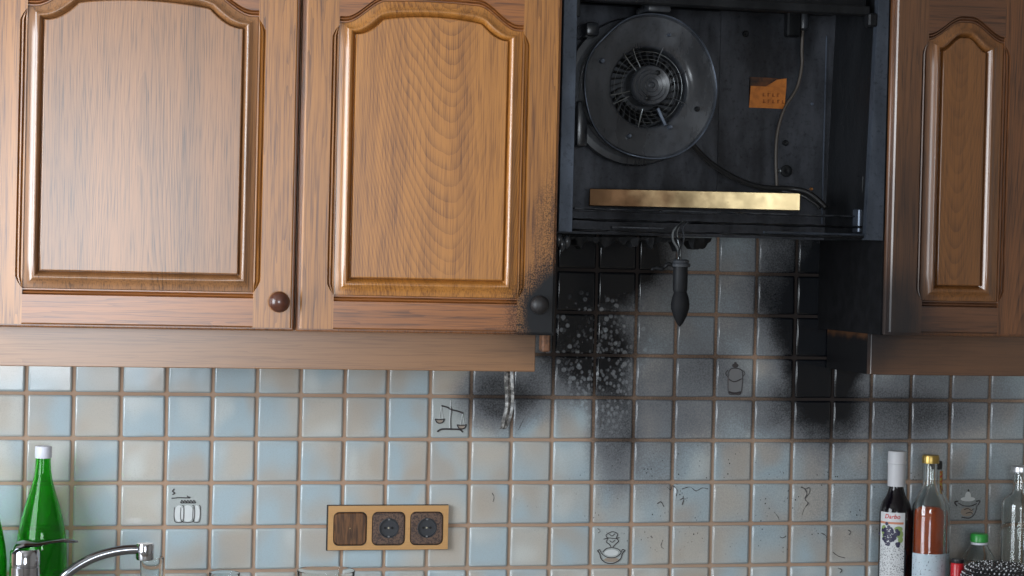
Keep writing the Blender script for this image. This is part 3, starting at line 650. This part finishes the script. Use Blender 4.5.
def rail(u0, v0, u1, v1, y0, y1, nm, mat, rag=0):
    a, q = un(u0, v0, y0), un(u1, v1, y0); m_ = MB(); n = 46; P = []
    for r, (zz, yy) in enumerate(((q.z, y0+.003), (q.z+.002, y0), (a.z-.002, y0), (a.z, y0+.003))):
        P.append([(a.x+(q.x-a.x)*k/n, yy+random.uniform(-.001, .001)*(rag > 0), zz+(random.uniform(-rag, rag*.3) if r < 2 else random.uniform(-.0008, .0008)*(rag > 0))) for k in range(n+1)])
    m_.grid(P, y1).build(nm, mat, hood, 30)
rail(575, 207.5, 858, 217, -.262, -.20, 'lower_rail', m_flange_d := metal('burnt_rail', (.022, .024, .028), .30, .9, .3, .5, 1.), .0012)
rail(575, 218, 868, 228, -.285, -.24, 'lower_rail', m_black, .0015)
rail(566, 228.5, 868, 237.5, -.296, -.22, 'lower_rail', m_black, .0026)
rail(765, 231, 868, 236, -.299, -.29, 'trim_strip', m_flange, 0)
rail(612, 226.5, 664, 229, -.290, -.28, 'trim_strip', m_flange_d, 0)
# charred crust hanging from the lower rail
m_ = MB(); n = 60; a0, a1 = un(560, 237, -.29), un(712, 238, -.29); P = []
low = [max(.004, .010+.010*math.sin(k*.9)*math.sin(k*.23)+random.uniform(-.004, .004)+(.012*math.exp(-((k-54)/3.)**2))) for k in range(n+1)]
for r in range(3): P.append([(a0.x+(a1.x-a0.x)*k/n, -.290+.004*(2-r)+random.uniform(-.002, .002), a0.z+(a1.z-a0.z)*k/n-low[k]*(1-r/2)) for k in range(n+1)])
m_.grid(P, -.25).build('charred_crust', m_black, hood, 30)
for u, v_ in ((559, 240), (562, 245), (567, 242)):
    p = un(u, v_, -.29); MB().lathe((p.x, p.y, p.z), [(0, -.012), (.005, -.006), (.007, .002), (.004, .010), (0, .012)], 10).build('melted_drip', m_plast, hood, 60)

# ---------------------------------------------------------------- lamp dangling from the hood
LY = -.312
lc = un(680, 290, LY)
lamp = empty('dangling_lamp', (lc.x, lc.y, un(681, 327, LY).z), 'charred candle bulb in black holder dangling on wires below the hood', 'lamp')
zt, zm_, zb_ = un(680, 265, LY).z, un(680, 291, LY).z, un(681.5, 327, LY).z
MB().lathe((lc.x, LY, 0), [(0, zm_-.004), (.0105, zm_-.003), (.0125, zm_+.002), (.0125, zt-.003), (.0118, zt), (0, zt)], 20).build('lamp_holder', m_black, lamp, 40)
MB().lathe((lc.x+.0005, LY, 0), [(.010, zt-.004), (.0155, zt-.003), (.0165, zt+.001), (.013, zt+.004), (.0145, zt+.007), (.010, zt+.010), (0, zt+.010)], 20).build('collar', m_plast, lamp, 40)
B = zm_-zb_
MB().lathe((lc.x+.001, LY, 0), [(0, zb_), (.0030, zb_+.003), (.0065, zb_+B*.13), (.0115, zb_+B*.30), (.0155, zb_+B*.50), (.0160, zb_+B*.64), (.0145, zb_+B*.80), (.0115, zb_+B*.95), (.0105, zm_), (0, zm_)], 20).build('bulb', simple('bulb_soot', (.006, .0065, .008), .7, Specular_IOR_Level=.2), lamp, 60)
for i, pts in enumerate((((679, 262), (678, 250), (673, 240), (674, 230), (683, 222)), ((681, 262), (681, 250), (684, 238), (683, 228), (688, 222)), ((680, 262), (680, 250), (678, 240), (677, 232), (680, 224)), ((680, 262), (679, 252), (681, 243), (676, 236), (678, 227), (686, 221)))):
    MB().tube(spline([un(u, v_, LY-.001*i) for k, (u, v_) in enumerate(pts)]), .0017 if i else .0022, 6).build('wire', (m_wire, m_plast, m_wire, m_black)[i], lamp, 60)
MB().tube(spline([un(u, v_, LY) for u, v_ in ((674, 266), (668, 264), (663, 269), (656, 268), (651, 270))], 4), [.003, .0035, .0025, .004, .003, .0042, .003, .002, .0035, .004, .003, .0035, .003, .002, .003, .0025, .001][:17], 6).build('charred_stub', m_black, lamp, 60)

# ---------------------------------------------------------------- melted strip below the left pelmet
MY = -.20
cpts = [un(u, v_, MY+dy) for u, v_, dy in ((508.5, 371, 0), (509, 384, -.002), (509.5, 396, 0), (509, 407, .002), (507, 417, 0), (504.5, 426, -.004), (502.5, 429, -.006))]
cs = spline(cpts, 6); wv = [.0075]*len(cs); P = []
for k, c in enumerate(cs):
    w_ = .0072*(1-.55*sstep((k/len(cs)-.6)/.4)); P.append([(c.x-w_, MY+.001+random.uniform(-.001, .001), c.z), (c.x-w_*.4, c.y-.0035, c.z), (c.x+w_*.35, c.y-.001, c.z), (c.x+w_, c.y-.0045, c.z+random.uniform(-.001, .001))])
t = NT('melted_strip'); n = t.noise(t.pos(), 130, 3, .7); t.set(Base_Color=t.mix(t.map(n, .45, .65), (.055, .052, .05), (.26, .25, .235)), Roughness=.4)
o = MB().grid(P, MY+.004).build('melted_strip', t.m, None, 40, cpts[0])
tag(o, 'grey curled strip of melted plastic hanging below the left pelmet', 'melted plastic')

# ---------------------------------------------------------------- triple socket strip
a, q = un(328.8, 506, -.012), un(447.6, 549.2, -.012)
sk = empty('socket_strip', ((a.x+q.x)/2, -TT, q.z), 'tan triple socket plate with one blank insert on the tiled wall', 'socket')
m_tan = wood('frame_tan', (.56, .31, .12), (.46, .24, .085), 'x', soot=False, grain=.5, coat=.1)
t = NT('insert_wood'); n = t.noise(t.vec('MULTIPLY', t.pos(), (1, 1, .12)), 240, 3); t.set(Base_Color=t.mix(t.map(n, .35, .65), (.165, .072, .026), (.058, .025, .011)), Roughness=.4); m_ins = t.m
t = NT('insert_wood_grey'); n = t.noise(t.pos(), 330, 3, .7); t.set(Base_Color=t.mix(t.map(n, .4, .62), (.15, .088, .06), (.036, .022, .02)), Roughness=.5); m_insg = t.m
m_blk = simple('black_plastic', (.018, .018, .02), .35); m_well = simple('socket_grey', (.034, .036, .042), .38)
FW_, FZ_ = q.x-a.x, a.z-q.z; pitch = FW_*.3195; yf = -.0125
cxs = [a.x+FW_*.5+(k-1)*pitch for k in (0, 1, 2)]; cz = q.z+FZ_*.48; hw = .0290
def rrect(cx, cz, h, r, n=5):
    out = []
    for sx_, sz, a0 in ((1, 1, 0), (-1, 1, 90), (-1, -1, 180), (1, -1, 270)):
        for k in range(n+1):
            an = math.radians(a0+90*k/n); out.append((cx+sx_*(h-r)+r*math.cos(an), cz+sz*(h-r)+r*math.sin(an)))
    return out
bm = bmesh.new()
def ringv(pts, y): return [bm.verts.new((x, y, z)) for x, z in pts]
loops = []
ou = ringv([(a.x, q.z), (q.x, q.z), (q.x, a.z), (a.x, a.z)], yf); ob = ringv([(a.x, q.z), (q.x, q.z), (q.x, a.z), (a.x, a.z)], -TT+.0005)
edges = [bm.edges.new((ou[k], ou[(k+1) % 4])) for k in range(4)]
for k in range(4): bm.faces.new((ou[k], ob[k], ob[(k+1) % 4], ou[(k+1) % 4]))
for cx in cxs:
    R1 = ringv(rrect(cx, cz, hw+.0016, .0105), yf); R2 = ringv(rrect(cx, cz, hw+.0016, .0105), -TT-.001); n = len(R1)
    edges += [bm.edges.new((R1[k], R1[(k+1) % n])) for k in range(n)]
    for k in range(n): bm.faces.new((R1[k], R1[(k+1) % n], R2[(k+1) % n], R2[k]))
bmesh.ops.triangle_fill(bm, use_beauty=True, edges=edges)
fb = MB(); fb.bm(bm); fb.build('frame', m_tan, sk)
MB().box(a.x-.0025, q.x+.0012, -TT-.0028, -TT+.0003, q.z-.0015, a.z+.0012, .0008, 1).build('shadow_line_plate', m_blk, sk)  # black plate juts out to draw the shadow line round the frame
for k, cx in enumerate(cxs):
    L0 = rrect(cx, cz, hw, .0095); n = len(L0)
    ins = MB()
    if k == 0:
        L1 = rrect(cx, cz, hw-.0015, .0085)
        ins.add([(x, -TT-.0015, z) for x, z in L0]+[(x, yf+.001, z) for x, z in L0]+[(x, yf-.0008, z) for x, z in L1],
                [(i, (i+1) % n, n+(i+1) % n, n+i) for i in range(n)]+[(n+i, n+(i+1) % n, 2*n+(i+1) % n, 2*n+i) for i in range(n)]+[tuple(2*n+i for i in range(n))])
        ip = ins.build('blank_insert', m_ins, sk, 30)
        MB().lathe((cx-.0005, 0, cz+.001), [(.0016, yf), (.0014, yf-.0014), (0, yf-.0014)], 10, 'y').build('screw', simple('dull_brass', (.3, .2, .09), .5, .5), ip, 40)
        continue
    bm = bmesh.new(); A = ringv(L0, yf+.0012); A2 = ringv(L0, -TT-.0015); A1 = ringv(rrect(cx, cz, hw-.0015, .0085), yf-.0006)
    C_ = [(cx+.0005+0.0182*math.cos(2*math.pi*i/32), cz+.001+0.0182*math.sin(2*math.pi*i/32)) for i in range(32)]
    Cv = ringv(C_, yf-.0006); Cw = ringv(C_, yf+.0035)
    for i in range(n): bm.faces.new((A[i], A2[i], A2[(i+1) % n], A[(i+1) % n])); bm.faces.new((A1[i], A[i], A[(i+1) % n], A1[(i+1) % n]))
    for i in range(32): bm.faces.new((Cv[i], Cv[(i+1) % 32], Cw[(i+1) % 32], Cw[i]))
    ed = [bm.edges.get((A1[i], A1[(i+1) % n])) for i in range(n)]+[bm.edges.get((Cv[i], Cv[(i+1) % 32])) for i in range(32)]
    bmesh.ops.triangle_fill(bm, use_beauty=True, edges=ed); ins.bm(bm); ip = ins.build('socket_insert', m_insg, sk)
    c0 = (cx+.0005, 0, cz+.001)
    MB().lathe(c0, [(.0181, yf+.0034), (.0180, yf-.0011), (.0168, yf-.0012), (.0158, yf+.0025), (0, yf+.0028)], 32, 'y').build('socket_well', m_well, ip, 30)
    for dx in (-.0065, .0065): MB().lathe((c0[0]+dx, 0, c0[2]), [(.0023, yf+.003), (.0023, yf+.0015), (0, yf+.0015)], 12, 'y').build('pin_hole', m_dark, ip)
    for dz in (-.0155, .0155): MB().box(c0[0]-.0016, c0[0]+.0016, yf-.0005, yf+.003, c0[2]+dz-.0012, c0[2]+dz+.0012).build('earth_clip', simple('clip_metal', (.35, .35, .36), .35, .9), ip)
    MB().lathe((c0[0]-.0003, 0, c0[2]), [(.0017, yf+.003), (.0015, yf+.001), (0, yf+.0012)], 10, 'y').build('screw', simple('pale_screw', (.55, .5, .38), .4, .5), ip, 40)

# ---------------------------------------------------------------- worktop, tap, bottles
CT = H-.385
struct_top = MB().box(RX0, 2.2, -.62, -TT-.001, CT-.04, CT, .004, 2)
wt = struct_top.build('worktop', simple('worktop_laminate', (.38, .35, .31), .4, noise=.5, nscale=30), None)
tag(wt, 'grey speckled kitchen worktop running along the tiled wall', 'worktop')
bc = MB().box(RX0, 2.2, -.58, -TT-.001, .1, CT-.0405).box(RX0, 2.2, -.53, -.05, .0, .1).build('base_cabinet', m_stile, None)
tag(bc, 'oak base unit carrying the worktop', 'base unit')

def glass(name, col, rough=.03, ior=1.45, trans=1.):
    t = NT(name); t.set(Base_Color=col, Roughness=rough, IOR=ior, Transmission_Weight=trans); return t.m
m_green = glass('green_glass', (.09, .64, .07), .03, 1.3, .95); m_clear = glass('clear_glass', (.93, .96, .95))
m_dk = simple('dark_syrup_bottle', (.004, .003, .005), .10, Specular_IOR_Level=.4)
m_capw = simple('white_cap', (.62, .63, .70), .4); m_gold = simple('gold_cap', (.42, .29, .09), .35, .9); m_silver = simple('silver_cap', (.62, .63, .65), .3, .9)
m_chrome = simple('chrome', (.55, .56, .60), .10, 1.); m_chromed = simple('chrome_dark_reflection', (.26, .265, .29), .16, 1.); m_thin = glass('thin_glass', (.97, .985, .98), .02, 1.12)  # second chrome is darkened to paint dark reflections into spout and lever
def px(u, Y, v_=540): return un(u, v_, Y).x

# green bottles
def green_bottle(xc, yc, ztop, label, k=1.):
    h = ztop-CT; b = empty('glass_bottle', (xc, yc, CT), label, 'bottle', 'green glass bottles')
    pr = [(0, .0), (.038, .0), (.043, .006), (.0435, h-.200), (.0430, h-.175), (.0405, h-.150), (.0355, h-.125), (.0290, h-.100), (.0215, h-.076), (.0160, h-.056), (.0135, h-.040), (.0125, h-.018), (.0125, h-.012)]
    inn = [(r-.0032, z+.004 if i < 3 else z) for i, (r, z) in enumerate(pr)][1:]
    inn[0] = (.036, .006)
    MB().lathe((xc, yc, CT), pr+inn[::-1]+[(0, .006)], 40).build('body', m_green, b, 50)
    MB().lathe((xc, yc, CT), [(.0135, h-.0205), (.0142, h-.019), (.0142, h-.002), (.0130, h), (0, h)], 32).build('cap', m_capw, b, 40)
    return b
gb = un(43.5, 446, -.065)
green_bottle(gb.x, -.065, gb.z, 'green glass bottle with white screw cap behind the tap')
g2 = un(-17.5, 470, -.10)
green_bottle(g2.x, -.10, g2.z+.022, 'green glass bottle cut off by the left edge of the picture')

# tap
TY = -.17
tc = un(25, 560, TY)
tap = empty('kitchen_tap', (tc.x, TY, CT), 'chrome single-lever kitchen tap with curved spout in front of the green bottle', 'tap')
zt = un(25, 549, TY).z; zl = un(25, 566, TY).z
MB().lathe((tc.x, TY, 0), [(.030, CT), (.030, CT+.006), (.026, CT+.010), (.025, zl-.001), (.0238, zl), (.0238, zl+.0012), (.0248, zl+.002), (.0245, zt-.004), (.022, zt), (0, zt)], 40).build('body', m_chrome, tap, 40)
lv = []
pts = [(12, 552), (16, 546), (26, 543.5), (38, 543.5), (50, 541.5), (62, 540.5), (72, 541), (78, 541.5)]; ws = [.020, .0255, .026, .022, .014, .0115, .011, .004]; hs_ = [.002, .006, .0062, .005, .0035, .003, .003, .0015]
S = [un(u, v_, TY) for u, v_ in pts]; ring = 12; vs = []; fs = []
for c, w_, h_ in zip(S, ws, hs_): vs += [(c.x, TY+w_*math.cos(2*math.pi*k/ring), c.z+h_*math.sin(2*math.pi*k/ring)) for k in range(ring)]
for i in range(len(S)-1): fs += [(i*ring+k, i*ring+(k+1) % ring, (i+1)*ring+(k+1) % ring, (i+1)*ring+k) for k in range(ring)]
fs += [tuple(range(ring)), tuple((len(S)-1)*ring+k for k in range(ring))]
lb_ = MB(); lb_.add(vs, fs); lb_.build('lever', m_chromed, tap, 60)
sp = [Vector((tc.x, TY, zl-.055)), Vector((tc.x+.03, TY, zl-.045))]+[un(u, v_, TY) for u, v_ in ((57, 584), (68, 573), (82, 563.5), (98, 556), (115, 551.5), (130, 549.5), (140, 549.5))]
MB().tube(spline(sp, 6), .0082, 14).build('spout', m_chromed, tap, 60)
p = un(145, 552, TY); za, zb2 = un(145, 543.5, TY).z, un(145, 560, TY).z
MB().lathe((p.x, TY, 0), [(.0125, zb2), (.0145, zb2+.001), (.0152, zb2+.004), (.0152, za-.003), (.0140, za), (0, za+.0005)], 32).build('aerator', m_chrome, tap, 40)

# clear glasses whose rims just show at the bottom edge
def tumbler(nm, u0, u1, vtop, Y, label, wall=.0016):
    a, q = un(u0, vtop, Y), un(u1, vtop, Y); r = (q.x-a.x)/2; xc = (a.x+q.x)/2; h = un((u0+u1)/2, vtop, Y).z-CT
    o = MB().lathe((xc, Y, CT), [(0, 0), (r*.8, 0), (r*.82, .002), (r, h-.001), (r-wall*.5, h), (r-wall, h-.001), (r*.82-wall, .008), (0, .007)], 40).build(nm, m_thin, None, 40, (xc, Y, CT))
    return tag(o, label, 'glass')
tumbler('drinking_glass', 140, 164, 557, -.10, 'slim clear drinking glass standing behind the tap aerator')
tumbler('glass_bowl', 297, 355, 570, -.12, 'wide clear glass with rim just showing below the socket plate')
tumbler('drinking_glass', 209, 240, 572.5, -.12, 'low clear glass with rim glint, between tap and wide glass')

# dark syrup bottle with grape label
def label_patch(mb, xc, yc, r, z0, z1, a0, a1, n=16):
    vs = []; dr = .0007
    for z in (z0, z1):
        for k in range(n+1):
            an = a0+(a1-a0)*k/n; vs.append((xc+r*math.sin(an), yc-r*math.cos(an), z))
    for z in (z0, z1):
        for k in range(n+1):
            an = a0+(a1-a0)*k/n; vs.append((xc+(r-dr)*math.sin(an), yc-(r-dr)*math.cos(an), z))
    m_ = n+1; fs = [(k, k+1, m_+k+1, m_+k) for k in range(n)]+[(2*m_+k+1, 2*m_+k, 3*m_+k, 3*m_+k+1) for k in range(n)]
    fs += [(k+1, k, 2*m_+k, 2*m_+k+1) for k in range(n)]+[(m_+k, m_+k+1, 3*m_+k+1, 3*m_+k) for k in range(n)]+[(0, m_, 3*m_, 2*m_), (n, 2*m_+n, 3*m_+n, m_+n)]
    mb.add(vs, fs)
def wrap_text(txt, size, xc, yc, r, an, z, mat, nm, parent, shear=.25):
    cu = bpy.data.curves.new('txt', 'FONT'); cu.body = txt; cu.size = size; cu.shear = shear; cu.align_x = 'CENTER'; cu.extrude = 0; cu.offset = size*.012; cu.resolution_u = 3
    to = bpy.data.objects.new('txt', cu); COL.objects.link(to); dg = bpy.context.evaluated_depsgraph_get(); dg.update()
    me = bpy.data.meshes.new_from_object(to.evaluated_get(dg)); bpy.data.objects.remove(to); bpy.data.curves.remove(cu)
    m_ = MB(); m_.add([(xc+r*math.sin(an+v.co.x/r), yc-r*math.cos(an+v.co.x/r), z+v.co.y) for v in me.vertices], [tuple(p.vertices) for p in me.polygons])
    bpy.data.meshes.remove(me); return m_.build(nm, mat, parent)
SY = -.075
xc = un(895.5, 520, SY).x; rS = .0305; zt = un(896.5, 451, SY).z; h = zt-CT
zc_ = un(896, 486, SY).z-CT; zsh = un(896, 512, SY).z-CT
sb = empty('syrup_bottle', (xc, SY, CT), 'dark syrup bottle with white capsule and grape label, leftmost bottle by the right wall', 'bottle', 'bottles on the worktop')
MB().lathe((xc, SY, CT), [(0, 0), (rS-.003, 0), (rS, .004), (rS, zsh-.004), (rS*.97, zsh+.006), (rS*.85, zsh+.018), (rS*.62, zsh+.029), (.0155, zsh+.038), (.0135, zsh+.046), (.0130, zc_+.01), (.0130, h-.004), (0, h-.004)], 40).build('body', m_dk, sb, 50)
MB().lathe((xc, SY, CT), [(.0135, zc_), (.0165, zc_), (.0168, h-.024), (.0178, h-.023), (.0178, h-.019), (.0170, h-.017), (.0170, h-.002), (.0155, h), (0, h)], 32).build('capsule', simple('capsule_white', (.50, .50, .52), .45), sb, 40)
zl1 = un(893, 513, SY-rS).z; lbm = MB(); A0, A1 = -1.45, .17
label_patch(lbm, xc, SY, rS+.0009, CT+.02, zl1, A0, A1)
t = NT('label_paper'); n = t.noise(t.pos(), 420, 3, .7); sx = t.n('SeparateXYZ'); t.put(sx.inputs[0], t.pos())
low = t.map(sx.outputs[2], zl1-.058, zl1-.064)
t.set(Base_Color=t.mix(t.math('MULTIPLY', t.map(n, .55, .60), low), (.58, .59, .60), (.06, .06, .07)), Roughness=.6)
lab = lbm.build('label', t.m, sb, 40)
am = (A0+A1)/2
m_red = simple('print_red', (.50, .004, .006), .5); m_gr = simple('print_grape', (.018, .014, .05), .4); m_lf = simple('print_leaf', (.22, .30, .10), .6); m_band = simple('print_orange', (.50, .20, .12), .6)
def flat(mb, an, z, ra, rz, r, n=14):
    vs = [(xc+r*math.sin(an), SY-r*math.cos(an), z)]+[(xc+r*math.sin(an+ra/r*math.cos(2*math.pi*k/n)), SY-r*math.cos(an+ra/r*math.cos(2*math.pi*k/n)), z+rz*math.sin(2*math.pi*k/n)) for k in range(n)]
    mb.add(vs, [(0, 1+k, 1+(k+1) % n) for k in range(n)])
e_ = MB(); flat(e_, am+.05, zl1-.0085, .0125, .0052, rS+.0012); e_.build('logo_oval', simple('logo_pale', (.62, .60, .62), .5), lab)
wrap_text('Darbo', .0115, xc, SY, rS+.0015, am+.02, zl1-.0112, m_red, 'logo_text', lab)
e_ = MB(); label_patch(e_, xc, SY, rS+.0013, zl1-.0215, zl1-.0175, A0+.02, A1-.1); e_.build('print_band', m_band, lab)
e_ = MB()
for an, z, ra, rz in ((am-.5, -.034, .006, .010), (am+.5, -.040, .007, .008), (am+.42, -.030, .008, .005), (am-.45, -.045, .005, .006), (am+.55, -.05, .005, .006)): flat(e_, an, zl1+z, ra, rz, rS+.0013)
e_.build('print_leaves', m_lf, lab)
e_ = MB()
rr = random.Random(3)
for k in range(60):
    an = am-.05+rr.gauss(0, .24); z = zl1-.041+rr.gauss(0, .0085); flat(e_, an, z, .0034, .0034, rS+.0014+.00001*k, 10)
e_.build('print_grapes', m_gr, lab)
e_ = MB()
for k in range(14): flat(e_, am-.05+rr.gauss(0, .22), zl1-.040+rr.gauss(0, .008), .0009, .0009, rS+.0020, 6)
e_.build('print_glints', m_inkw, lab)['kind'] = 'stuff'

# clear bottle with gold cap and orange filling, and its twin behind
m_orl = glass('orange_filling', (.50, .075, .010), .25, 1.36, .25)
def clear_bottle(u, Y, vtop, rB, label, cap_m=None, cr=1.):
    c = un(u, 520, Y); z_ = un(u, vtop, Y).z; h = z_-CT; b = empty('glass_bottle', (c.x, Y, CT), label, 'bottle', 'bottles on the worktop')
    sh = un(u, 505, Y).z-CT
    pr = [(0, 0), (rB-.003, 0), (rB, .004), (rB, sh-.012), (rB*.97, sh-.002), (rB*.85, sh+.010), (rB*.66, sh+.020), (.0150, sh+.032), (.0130, sh+.044), (.0122, h-.014)]
    inn = [(r-.0022, max(z, .006)) for r, z in pr[1:]]
    MB().lathe((c.x, Y, CT), pr+inn[::-1]+[(0, .006)], 40).build('body', m_clear, b, 50)
    MB().lathe((c.x, Y, CT), [(.0128*cr, h-.0155), (.0158*cr, h-.0150), (.0162*cr, h-.004), (.0148*cr, h), (0, h)], 32).build('cap', cap_m or m_gold, b, 40)
    zf0, zf1 = un(u, 551, Y).z-CT, un(u, 507, Y).z-CT
    MB().lathe((c.x, Y, CT), [(0, .02), (rB-.0042, .02), (rB-.0042, zf1-.016), (rB-.0055, zf1-.006), (rB-.012, zf1), (0, zf1+.001)], 32).build('filling', m_orl, b, 50)
    t = NT('label_ice'); p_ = t.pos(); n = t.noise(p_, 260, 3, .75); n2 = t.noise(p_, 60, 2)
    t.set(Base_Color=t.mix(t.map(n, .60, .64), t.mix(n2, (.55, .60, .66), (.38, .50, .56)), (.05, .06, .10)), Roughness=.5)
    L_ = MB(); label_patch(L_, c.x, Y, rB+.0009, CT+.02, CT+zf0-.002, -1.5, 1.5, 24); L_.build('label', t.m, b, 40)
    return b, c, h
clear_bottle(929, -.108, 455, .0318, 'clear bottle with gold cap, orange filling and pale blue label, in front')
b2, c2_, h2 = clear_bottle(934, -.041, 461, .0300, 'clear bottle with orange filling half hidden behind the gold-capped bottle', m_knobsoot, .8)
L_ = MB(); label_patch(L_, c2_.x, -.041, .0140, CT+h2-.062, CT+h2-.018, .3, 1.5, 8)
t = NT('neck_label'); t.set(Base_Color=t.mix(t.map(t.noise(t.pos(), 190, 2), .48, .54), (.42, .30, .05), (.40, .03, .01)), Roughness=.5); L_.build('neck_label', t.m, b2, 40)

# empty bottle with green cap
GY = -.10
c = un(979, 550, GY); z_ = un(978.5, 533.5, GY).z; h = z_-CT
b = empty('plastic_bottle', (c.x, GY, CT), 'empty clear bottle with bright green cap behind the black beaded cover', 'bottle', 'bottles on the worktop')
pr = [(0, 0), (.030, 0), (.033, .004), (.0335, h-.062), (.0315, h-.050), (.0270, h-.040), (.0205, h-.030), (.0165, h-.024), (.0145, h-.020), (.0140, h-.014)]
MB().lathe((c.x, GY, CT), pr+[(r-.0012, max(z, .003)) for r, z in pr[1:]][::-1]+[(0, .003)], 40).build('body', m_clear, b, 50)
MB().lathe((c.x, GY, CT), [(.0150, h-.0205), (.0158, h-.020), (.0158, h-.0165), (.0150, h-.016)], 32).build('cap_ring', m_capw, b, 40)
MB().lathe((c.x, GY, CT), [(.0160, h-.0158), (.0168, h-.015), (.0166, h-.003), (.0145, h), (0, h)], 32).build('cap', simple('green_cap', (.03, .30, .05), .35), b, 40)
# tall empty bottle with silver cap at the right edge
EY = -.09
c = un(1019.5, 520, EY); z_ = un(1018, 465.5, EY).z; h = z_-CT; sh = un(1010, 500, EY).z-CT
b = empty('glass_bottle', (c.x, EY, CT), 'tall empty clear bottle with silver cap at the right edge of the picture', 'bottle', 'bottles on the worktop')
pr = [(0, 0), (.031, 0), (.034, .004), (.034, sh-.014), (.033, sh-.004), (.029, sh+.003), (.021, sh+.008), (.0150, sh+.014), (.0135, sh+.022), (.0130, h-.012)]
MB().lathe((c.x, EY, CT), pr+[(r-.0024, max(z, .006)) for r, z in pr[1:]][::-1]+[(0, .006)], 40).build('body', m_clear, b, 50)
MB().lathe((c.x, EY, CT), [(.0140, h-.0135), (.0182, h-.013), (.0188, h-.010), (.0180, h-.007), (.0182, h-.002), (.0165, h), (0, h)], 32).build('cap', m_silver, b, 40)

# black beaded cover and red jar at the lower right
KY = -.215
c = un(1000, 575, KY); zt = un(1000, 563.5, KY).z; R_ = .070; hh = zt-CT
bd = empty('beaded_cover', (c.x, KY, CT), 'black beaded food cover with white glints at the lower right corner', 'food cover')
def dome(f): a_ = f*math.pi/2; return R_*math.sin(a_)**.6, hh*(1-.30*(1-math.cos(a_)) if f < 1 else 0)
prof = [(R_, .0), (R_, hh*.55), (R_*.98, hh*.72), (R_*.93, hh*.84), (R_*.82, hh*.92), (R_*.6, hh*.97), (R_*.3, hh*.995), (0, hh)]
MB().lathe((c.x, KY, CT), prof, 40).build('dome', m_cabb, bd, 60)
m_bead = simple('black_bead', (.012, .010, .014), .12, Coat_Weight=1.); m_beadglint = simple('bead_glint', (.6, .6, .62), .3)
bb, bw = MB(), MB(); rr = random.Random(5)
def octa(mb, p, r):
    bm = bmesh.new(); bmesh.ops.create_icosphere(bm, subdivisions=2, radius=r)
    for v in bm.verts: v.co += Vector(p)
    mb.bm(bm)
for i in range(len(prof)-1):
    (ra, za_), (rb, zb_) = prof[i], prof[i+1]; seg = math.hypot(ra-rb, za_-zb_); nr = max(1, int(seg/.008+.5))
    for k in range(nr):
        f = (k+.5)/nr; r = ra+(rb-ra)*f; z = za_+(zb_-za_)*f
        if z < hh*.55: continue
        m_ = max(3, int(2*math.pi*r/.0082))
        for q_ in range(m_):
            an = 2*math.pi*(q_+.5*(k % 2))/m_
            octa(bb, (c.x+r*math.cos(an), KY+r*math.sin(an), CT+z), .0036)
            octa(bw, (c.x+(r+.002)*math.cos(an)-.0008, KY+(r+.002)*math.sin(an)-.0015, CT+z+.0022), .0014) if rr.random() < .6 else None  # pale specks painted on as highlights of the black beads
o = bb.build('beads', m_bead, bd, 80); o['kind'] = 'stuff'
o = bw.build('painted_glints', m_beadglint, bd, 80); o['kind'] = 'stuff'
JY = -.15
c = un(957.5, 565, JY); zj = un(957, 559, JY).z
b = empty('spice_jar', (c.x, JY, CT), 'small red jar with dark lid between orange bottle and beaded cover', 'jar')
MB().lathe((c.x, JY, CT), [(0, 0), (.011, 0), (.0125, .003), (.0125, zj-CT-.010), (.011, zj-CT-.007), (0, zj-CT-.007)], 24).build('body', simple('red_plastic', (.50, .012, .02), .3), b, 40)
MB().lathe((c.x, JY, CT), [(.0118, zj-CT-.0068), (.0122, zj-CT-.006), (.0118, zj-CT), (0, zj-CT)], 24).build('lid', m_blk, b, 40)
